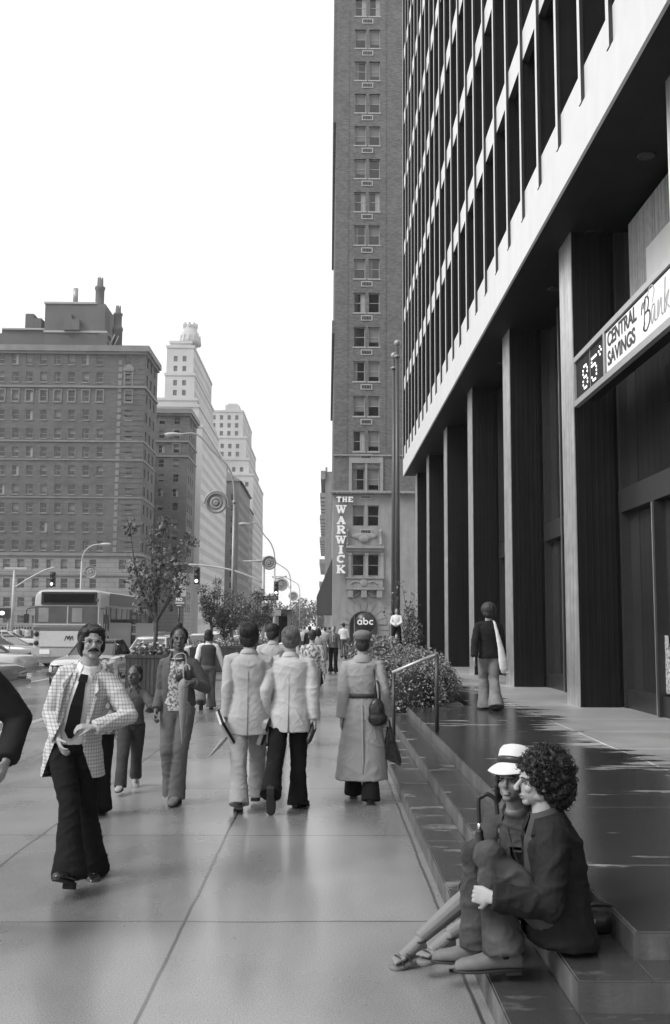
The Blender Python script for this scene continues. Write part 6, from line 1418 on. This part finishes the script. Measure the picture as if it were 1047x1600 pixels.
# ---- trench coat
f = Fig('woman in a wool cap and long belted trench coat walking away along the steps', (.36, 10.2, 0), R(-2), 1.68, GW, .0085)
f.pose(ankR=(.09,-.18,.09), ankL=(-.09,.2,.09), wrL=f.L(534,1122,10.15), wrR=f.L(604,1118,10.15), toeR=(.05,1,0), neck=(0,.02,1.475), pL=(-.2,-1,0), pR=(.1,-1,0), shw=.172)
f.head().hand('L', .35).hand('R', .9).body_build(); f.hair(m_hairb, 'crop'); f.cap(m_wool, 'wool_cap')
f.trousers(m_trk, (.09,.08,.08,.085,.1), .01, .004); f.shoes(m_shoek, .06)
TP = [(-.70,.275,.235,-.02),(-.55,.262,.225,-.02),(-.4,.245,.21,-.015),(-.25,.225,.195,-.01),(-.1,.2,.17,-.005),(0,.182,.152,0),(.10,.155,.13,0),(.145,.142,.118,0),(.19,.15,.125,0),(.3,.168,.138,0),(.42,.18,.13,0),(.475,.17,.11,-.01),(.51,.125,.09,-.01),(.535,.085,.075,0),(.555,.075,.07,0)]
f.jacket(m_trench, TP, sl=(.075,.070,.066,.068), crease=.014, cf=5.5, name='trench_coat', seed=15)
b = MB(); rows = []
for t_ in (-.70,-.5,-.3,-.1,.1): rows.append((front(f, t_, -(.245 if t_ < -.4 else .19 + (-t_)*.12) + .002 if t_ < 0 else -.135, .02*(-t_)), t_))
b.tube([r for r, _ in rows], [.016,.014,.012,.010,.006], 6, flat=.6); b.build('back_pleat', m_trench, f.t)
b = MB(); b.loftrings([b.ring(f.spine(t_), f.rt(0), f.fwd(0), .158, .134, 32, 2.3) for t_ in (.128,.172)]); b.build('belt', mat('dark_belt', .05, .6), f.t)
f.collar(m_trench, .012, .085, 'coat_collar', .3, .03, 1.5)
for sg in (-1, 1): b = MB(); p = f.J['s'+('L' if sg < 0 else 'R')]; b.box(-.055,.055,-.022,.022,-.004,.004,0,Matrix.Translation(p + V((-sg*.03,0,.073))) @ Matrix.Rotation(sg*R(16), 4, 'Y')); b.build('shoulder_strap', m_trench, f.t)
sb_ = thing('shoulder_bag', 'soft dark shoulder bag hanging at the back of the trench coat', 'bag', wm(f.t) @ front(f,.0,-.18,.15), 0)
b = MB(); b.ell((0,-.03,.0), (.085,.055,.13)); b.ell((.01,-.03,-.07), (.10,.06,.08)); union(b, .009, 3, .4, .010, 12, 3).build('pouch', m_leather, sb_)
b = MB(); sh_ = wm(f.t) @ (f.J['sR'] + V((-.05,0,.075))); o_ = sb_.location; b.tube(curvy([V((-.01,-.03,.11)), V((-.02,-.03,.26)), (sh_-V(o_))+V((0,-.085,-.09)), (sh_-V(o_))+V((0,0,.005)), (sh_-V(o_))+V((0,.08,-.1)), V((.02,.02,.25)), V((.03,-.0,.1))], 6), .011, 8, flat=.5); b.build('strap', m_leather, sb_)
tb = thing('tote_bag', 'dark flat tote bag swinging from the right hand of the woman in the trench coat', 'bag', wm(f.t) @ f.J['handR'], 0)
b = MB(); b.add([(-.03,.03,-.30),(.17,.06,-.36),(.06,.04,-.02),(.01,.03,-.02),(-.03,-.07,-.33),(.15,-.05,-.41),(.05,-.02,-.03),(.01,-.02,-.03)][:8], [(0,1,2,3),(7,6,5,4),(0,4,5,1),(1,5,6,2),(2,6,7,3),(3,7,4,0)]); union(b, .012, 2, .4, .008, 9, 3).build('bag_body', m_leather, tb); b = MB(); b.tube(curvy([(.02,0,-.05),(.0,.03,.03),(.03,.0,.04),(.05,.0,-.04)], 5), .009, 6); b.build('handle', m_leather, tb)

# ---- woman crossing the plaza
f = Fig('woman in a dark jacket and pale flared trousers walking away across the wet plaza', (2.70, 16.75, ZC), R(2), 1.74, GW, .011)
f.pose(ankL=(-.05,.12,.1), ankR=(.07,-.2,.12), wrL=f.L(741,1028,16.6), wrR=f.L(786,1030,16.8), toeR=(.1,1,-.5), head=(R(15),0), pL=(-1,-.6,0), hip=.93)
f.head().hand('L').hand('R').body_build(); f.hair(m_hairb, 'afro'); f.trousers(mat('washed_denim', .19, .9, .1, var=.3, scale=7), (.102,.082,.092,.115,.138), .01, .007); f.shoes(m_shoek)
f.jacket(m_djk, [(-.08,.182,.14,0)] + Fig.JP[2:], sl=(.074,.066,.062,.06)); 
sk = thing('cloth_bag', 'long white cloth bag slung from the shoulder of the woman on the plaza', 'bag', wm(f.t) @ f.J['sR'], 0)
b = MB(); b.tube(curvy([(-.10,-.10,.06),(-.06,-.13,-.08),(-.02,-.15,-.3),(.03,-.15,-.52),(.06,-.13,-.70),(.05,-.12,-.78)], 5), [.014]*8+[.02,.03,.04,.05,.055,.06,.065,.065,.07,.07,.065,.06,.055,.05,.045,.04,.035,.03], 10, flat=.5) if False else b.tube([(-.10,-.02,.09),(-.09,-.12,.04),(-.05,-.15,-.15),(0,-.16,-.38),(.03,-.16,-.58),(.05,-.15,-.70),(.05,-.14,-.78)], [.022,.026,.036,.055,.075,.078,.04], 10, flat=.6)
b.tube([(.05,-.14,-.72),(.10,-.15,-.77),(.15,-.15,-.77)], [.03,.03,.012], 8, flat=.6); union(b, .010, 2, .4, .006, 12).build('bag_body', m_shirt, sk)

# ---- smaller walkers
def walker(label, px, d, H, jm, tm, hm, style='short', away=True, z=0, group=GW, vox=.022, skin=None, coat=False, arms=None):
    f = Fig(label, (P(px,985,d).x, d, z), 0 if away else PI, H, group, vox, skin)
    rnd = random.Random(int(px*7+d)); w_ = rnd.uniform(.1,.28)*(1 if rnd.random() > .5 else -1)
    f.pose(ankL=(-.09,w_,.09), ankR=(.09,-w_,.09), **(arms or {})); f.head(face=False).hand('L').hand('R').body_build(); f.hair(hm, style)
    f.trousers(tm); f.shoes(m_shoek); f.jacket(jm, ([(-.35,.23,.18,0),(-.15,.21,.16,0)] if coat else []) + Fig.JP[2:], name='coat' if coat else 'jacket', crease=.007); return f
f = walker('man in a dark suit and tie walking towards the camera near the hotel', 521, 38.0, 1.78, m_mid, m_trk, m_hairg, 'crop', False, vox=.016, arms=dict(wrL=(-.24,.12,.86), wrR=(.22,.28,1.02)))
b = MB(); b.box(-.035,.035,.125,.14,1.15,1.44); b.build('shirt_front', m_shirt, f.t); b = MB(); b.box(-.018,.018,.141,.148,1.12,1.42); b.build('tie', m_black, f.t)
walker('woman in a pale mid-length coat with a bag walking away in the middle distance', 497, 30.0, 1.68, m_trench, m_trk, m_hairk, 'bob', coat=True)
walker('person in a loose patterned shirt walking just right of the grey-haired man', 488, 19.5, 1.66, m_floral, m_trl, m_hairb, 'short', vox=.016)
walker('fair-haired woman in a pale top ahead of the bearded man', 451, 22.0, 1.66, m_shirt, m_trm, m_hairg, 'bob', vox=.016)
walker('person in a white shirt standing beside the railing near the arch', 537, 47.0, 1.62, m_shirt, m_mid, m_hairk, 'short', z=.3)
for i, (px, d, jm, lab) in enumerate(((461, 40, m_mid, 'walker in grey right of the fair-haired woman'), (508, 52, m_tanj, 'walker in tan just left of the man in the dark suit'), (484, 46, m_djk, 'dark-dressed walker far ahead left of the pale coat'), (470, 58, m_shirt, 'small walker in white in the far crowd'), (515, 70, m_mid, 'small grey walker in front of the awning'), (476, 72, m_tanj, 'tiny walker in tan in the far crowd'), (446, 66, m_djk, 'tiny dark walker by the tall cabinet'), (503, 84, m_shirt, 'tiny walker in white near the far corner'))):
    walker(lab, px, d, 1.7+.03*(i % 3), jm, m_mid, (m_hairk, m_hairb)[i % 2], vox=.03, away=i % 3 != 0)
for i in range(11):
    px = 4 + i*4.4; walker('distant pedestrian in a %s top, %s from the left edge of the junction crowd' % (('white', 'tan', 'grey', 'cream')[i % 4], ('first', 'second', 'third', 'fourth', 'fifth', 'sixth', 'seventh', 'eighth', 'ninth', 'tenth', 'eleventh')[i]), px, 84+(i*37 % 9), 1.68+.02*(i % 4), (m_shirt, m_tanj, m_mid, m_creamj)[i % 4], m_mid, (m_hairk, m_hairb)[i % 2], vox=.035, group='distant pedestrians at the far left junction', z=-.146)
# man on the ledge behind the hedge
lg = thing('stone_ledge', 'low stone ledge behind the hedge where a man rests', 'ledge', (P(618,985,40).x, 39.3, 0)); b = MB(); b.box(-.9,.9,0,1.4,0,.82); b.build('block', m_riser, lg); b = MB(); b.box(-.95,.95,-.05,1.45,.82,.88); b.build('coping', m_kerb, lg)
f = Fig('man in a white shirt resting with folded hands behind the hedge', (P(620,985,39.8).x, 39.8, .88), R(172), 1.60, 'people resting by the tower corner', .018)
f.pose(ankL=(-.2,.1,.09), ankR=(.2,.1,.09), wrL=(-.03,.24,1.02), wrR=(.05,.26,1.02), pL=(-1,-.3,-.3), pR=(1,-.3,-.3)); f.head(face=False).hand('L').hand('R').body_build(); f.hair(m_hairb, 'crop'); f.trousers(m_trk); f.shoes(m_shoek); f.jacket(m_shirt, Fig.JP[3:], name='shirt')
f = Fig('person in pale clothes sitting on the ledge beside the white-shirted man', (P(603,985,40).x, 40.1, .88), R(100), 1.6, 'people resting by the tower corner', .02)
f.J['seat'] = 1; f.pose(pelvis=(0,-.3,.12), neck=(0,-.45,.62), ankL=(-.1,.35,.1), ankR=(.1,.45,.08), wrL=(-.2,-.1,.3), wrR=(.15,.1,.45)); f.head(face=False).hand('L').hand('R').body_build(); f.hair(m_hairk, 'short'); f.trousers(m_mid); f.shoes(m_shoek); f.jacket(m_shirt, Fig.JP[3:], name='shirt')
# ================================================================ the seated couple
# man: faces left (world -x); local +y -> world -x
f = Fig('curly-haired young man in a dark jacket sitting on the steps hugging his knees', (1.17, 4.80, ZB), PI/2, 1.75, 'couple sitting on the steps', .0065)
f.J['seat'] = 1
f.pose(pelvis=f.L(864,1440,4.80), neck=f.L(850,1272,4.84), ankL=f.L(788,1484,4.74), ankR=f.L(750,1474,5.0), wrL=f.L(768,1402,4.56), wrR=f.L(762,1392,5.10), head=(R(4),R(-2)),
       pL=(-.3,-.2,-1), pR=(.3,-.2,-1), kL=(0,.3,1), kR=(0,.3,1), toeL=(-.05,1,-.02), toeR=(.05,1,0), shw=.185)
f.J['bow'] = V((0,-.035,0))
f.head(nose=1.08).hand('L', .55, d=(.75,.62,-.05), palm=(.3,-.9,-.2)).hand('R', .55, d=(-.75,.6,-.1), palm=(-.3,-.9,-.2)).body_build(); f.hair(m_hairk, 'curly', 8)
B = MB(); J = f.J
f.trunk(B, [(-.06,.14,.11,0),(0,.155,.12,0),(.08,.15,.115,0),(.14,.135,.105,0)])
for S in 'LR':
    h, k, a = J['h'+S], J['k'+S], J['a'+S]; e = a + (a-k).normalized()*.005
    B.tube([h, h.lerp(k,.3), h.lerp(k,.75), k, k.lerp(a,.25), k.lerp(a,.6), k.lerp(a,.85), e], [.086,.088,.078,.071,.074,.084,.096,.104], 18); B.ell(k, (.073,)*3)
union(B, .0065, 5, .5, .015, 8, 31).build('jeans', m_denim, f.t)
f.shoes(mat('suede_shoe', .15, .85, .1, var=.2, scale=15), .02, 1.08)
for S in 'LR':                                   # dark socks
    b = MB(); a = J['a'+S]; k = J['k'+S]; b.cone(a - V((0,0,.03)), a.lerp(k,.18), .042, .045, 14); b.build('sock', m_black, f.t)
SP_ = [(-.17,.195,.150,-.05),(-.10,.205,.165,-.035),(-.03,.200,.162,-.02),(.06,.19,.148,-.01),(.15,.178,.138,-.005),(.25,.176,.136,0),(.34,.182,.136,0),(.42,.180,.128,-.003),(.465,.158,.110,-.01),(.505,.105,.085,-.012),(.53,.076,.070,-.01),(.55,.064,.064,-.005)]
f.jacket(m_djk, SP_, sl=(.084,.072,.066,.060), crease=.017, cf=7.5, seed=33, cut=vcut(f, .12, .5, .05, .06, 0), vox=.0065, name='corduroy_jacket')
b = MB(); f.trunk(b, [(.02,.150,.125,.01),(.12,.150,.128,.012),(.22,.155,.130,.012),(.32,.162,.130,.01),(.42,.165,.118,.005),(.48,.13,.092,0),(.53,.074,.068,.0),(.56,.060,.060,.004)]); union(b, .008, 3, .4, .005, 9, 4).build('shirt', m_djm, f.t)
f.collar(m_djm, .025, .070, 'shirt_collar', .3, .035, 1.5); f.collar(m_djk, .0, .085, 'jacket_collar', .75, .03, 1.5)
# bag behind him
pb = thing('handbag', 'dark handbag with a pale metal panel lying behind the seated man', 'bag', G(925, 1462, ZB) + V((0,.06,0)), R(8))
b = MB(); b.ell((0,0,.055), (.15,.10,.055)); b.box(-.11,.11,-.07,.07,.01,.09); union(b, .008, 3, .5, .005, 10).build('bag_body', m_leather, pb); b = MB(); b.box(-.13,.0,-.095,-.088,.045,.085); b.build('metal_panel', m_alum, pb, bevel=.004)
b = MB(); b.tube(curvy([(-.10,0,.08),(.0,-.02,.13),(.12,-.02,.12),(.16,-.05,.05)], 5), .011, 8); b.build('handle', m_leather, pb)
# woman: faces the camera and slightly left
hd_ = R(152)
f = Fig('smiling young woman in a white brimmed hat sitting close beside the curly-haired man', (1.10, 5.45, ZA), hd_, 1.66, 'couple sitting on the steps', .0065, mat('tanned_skin', .19, .5, .4, var=.06, scale=30))
f.J['seat'] = 1
f.pose(pelvis=f.L(866,1418,5.58), neck=f.L(806,1262,5.30), ankL=f.L(700,1462,5.22), ankR=f.L(655,1467,5.34), wrL=f.L(822,1395,5.15), wrR=f.L(806,1372,5.16), head=(R(-6),R(8)),
       pL=(-.6,-.6,-.7), pR=(.9,-.3,-.6), kL=(0,.2,1), kR=(.3,.2,1), toeL=f.inv.to_3x3() @ V((-.85,-.5,-.12)), toeR=f.inv.to_3x3() @ V((-.9,-.42,-.25)), shw=.165)
f.head(smile=True).hand('R', .7).hand('L', .7)
for S in 'LR':                                   # bare feet with toes
    a = f.J['a'+S]; t_ = V(f.J['t'+S]).normalized(); side = t_.cross(V((0,0,1))).normalized(); n_ = side.cross(t_)
    f.B.tube([a - n_*.01, a + t_*.05 - n_*.03, a + t_*.12 - n_*.05], [.036,.036,.030], 12, flat=.9)
    for i in range(5): p = a + t_*(.12) + side*(-.034+.017*i) - n_*.052; sg = 1 if S == 'L' else -1; f.B.tube([p, p + t_*(.03+.004*(i if sg > 0 else 4-i)), p + t_*(.05+.005*(i if sg > 0 else 4-i)) - n_*.004], [.009,.009,.007], 8)
f.body_build(); 
B = MB(); q = f.q; rt_ = f.HM
B.ell(q(0,-.055,-.02), (.088,.06,.12), rot=rt_); B.ell(q(0,-.03,.04), (.088,.095,.08), rot=rt_)
for sg in (-1,1): B.ell(q(.078*sg,-.0,-.03), (.020,.045,.095), rot=rt_)
union(B, .007, 3, .4, .006, 30, 3).build('hair', m_hairk, f.t)
Mh = Matrix.Translation(q(0,-.024,.062)) @ rt_.to_4x4() @ Matrix.Rotation(R(9), 4, 'X') @ Matrix.Scale(.98, 4)
hat = thing('sun_hat', 'white brimmed sun hat with a dark band worn by the seated woman', 'hat', (0,0,0)); hat.matrix_world = wm(f.t) @ Mh
loc_, rot_, scl_ = (wm(f.t) @ Mh).decompose(); hat.location = loc_; hat.rotation_euler = rot_.to_euler(); hat.scale = scl_
m_hat = mat('white_cotton', .62, .8, .1, var=.06)
b = MB(); b.lathe([(.098,.02),(.099,.06),(.094,.10),(.078,.125),(.045,.137),(.005,.140)], n=36); b.build('crown', m_hat, hat)
b = MB(); b.lathe([(.101,.018),(.103,.045),(.101,.060),(.097,.060),(.097,.018)], n=36); b.build('band', m_black, hat)
b = MB(); rings = []
for r_, z in ((.098,.022),(.115,.006),(.135,-.018),(.146,-.036),(.147,-.041),(.134,-.024),(.112,.0),(.098,.016)):
    rings.append([V((r_*math.cos(a), r_*1.02*math.sin(a), z + (.012*math.sin(3*a+.5) + .012*math.cos(2*a))*(r_-.098)/.07)) for a in [2*PI*i/40 for i in range(40)]])
b.loftrings(rings, caps=False); b.build('brim', m_hat, hat)
sc_ = thing('white_cloth_bow', 'small white cloth tied at the back of the seated woman’s hat', 'ribbon', (0,0,0)) if False else None
B = MB(); f.trunk(B, [(-.10,.20,.17,0),(0,.19,.16,0),(.1,.165,.14,0)])
J = f.J
for S in 'LR': h, k, a = J['h'+S], J['k'+S], J['a'+S]; B.tube([h, h.lerp(k,.5), k, k.lerp(a,.12)], [.11,.098,.088,.085], 16); B.ell(k, (.085,)*3)
union(B, .009, 5, .5, .006, 7, 41).build('skirt', m_djk, f.t)
f.jacket(mat('olive_jacket', .065, .85, .1, var=.2, scale=8), [(-.08,.20,.16,0)] + [(a, b_, c_, d_) for a, b_, c_, d_ in Fig.JP[2:]], sl=(.072,.062,.056,.052), crease=.013, cf=8, seed=35, cut=vcut(f, .1, .5, .05, .06, .2), vox=.007)
b = MB(); f.trunk(b, [(.02,.145,.12,.01),(.12,.140,.118,.01),(.22,.145,.124,.01),(.32,.155,.128,.01),(.40,.158,.116,.005)]); union(b, .009, 3, .4, .004).build('dark_top', m_black, f.t)
f.collar(mat('olive_jacket', .065), .0, .082, 'collar', 1.0, .04, 1.5)
b = MB(); p = front(f, .36, .150, .085); b.ell(p, (.014,.008,.014)); b.build('badge', m_letter, f.t)
b = MB(); p = front(f, .20, .165, -.0); b.ell(p, (.018,.018,.018)); b.tube(curvy([front(f,.50,.08,.05), front(f,.35,.15,.03), p], 5), .003, 5); b.tube(curvy([front(f,.50,.08,-.05), front(f,.35,.15,-.03), p], 5), .003, 5); b.build('pendant', m_djm, f.t)
# wedge sandals
for S in 'LR':
    a = J['a'+S]; t_ = V(J['t'+S]).normalized(); side = t_.cross(V((0,0,1))).normalized(); n_ = side.cross(t_); base = a - n_*.075
    b = MB(); b.loftrings([b.ring(base + t_*y - n_*(hh*.5), side, n_, w_, hh*.5, 16, 4) for y, w_, hh in ((-.06,.022,.055),(-.04,.036,.055),(.03,.036,.045),(.09,.043,.03),(.15,.046,.028),(.19,.036,.028),(.205,.015,.02))]); sn = b.build('sandal', mat('cork_sole', .14, .7, var=.2), f.t)
    b = MB()
    for y, hh in ((.10,.045),(.145,.036)): b.tube([base + t_*y + side*.045*math.cos(u_) + n_*hh*math.sin(u_) for u_ in [PI*i/10 for i in range(11)]], .010, 6, flat=.4)
    b.tube([a + side*.037*math.cos(u_) + t_*.037*math.sin(u_) - n_*.005 for u_ in [2*PI*i/14 for i in range(15)]], .007, 6); b.build('strap', m_djm, sn)
# umbrella standing before them
up_ = G(753, 1488, 0.0); up_ = V((P(753,1488,5.0).x, 5.02, ZA)); uu = thing('crook_umbrella', 'black crook-handled umbrella standing upright between the seated couple', 'umbrella', up_, 0)
tp = P(749, 1290, 5.0) - up_; hk = P(748, 1262, 5.0) - up_; tl = P(748, 1243, 5.0).z - up_.z
d_ = tp.normalized(); b = MB(); b.tube([d_*.0, d_*tp.length*.25, d_*tp.length*.55, d_*tp.length*.84, d_*tp.length*.97], [.010,.028,.034,.030,.016], 12); union(b, .006, 1, .4, .004, 25, 2).build('canopy', m_leather, uu)
b = MB(); b.cone(d_*tp.length*.95, d_*tp.length*1.03, .011, .009); b.build('ferrule', m_chrome, uu)
w0 = .045; b = MB(); zt_ = P(762,1241,5.0)-up_; b.tube(curvy([d_*tp.length*1.02, hk + V((0,0,-.04)), hk + V((0,0,.04)), zt_ + V((-.03,0,-.012)), zt_, zt_ + V((.032,0,-.02)), P(776,1258,5.0)-up_, P(777,1272,5.0)-up_], 10), .0105, 12); b.build('handle', m_leather, uu)
cg = thing('litter', 'small dark scrap lying on the pavement below the sandals', 'litter', G(711,1518), R(5)); b = MB(); b.box(-.03,.03,-.008,.008,0,.012); b.build('scrap', m_black, cg)
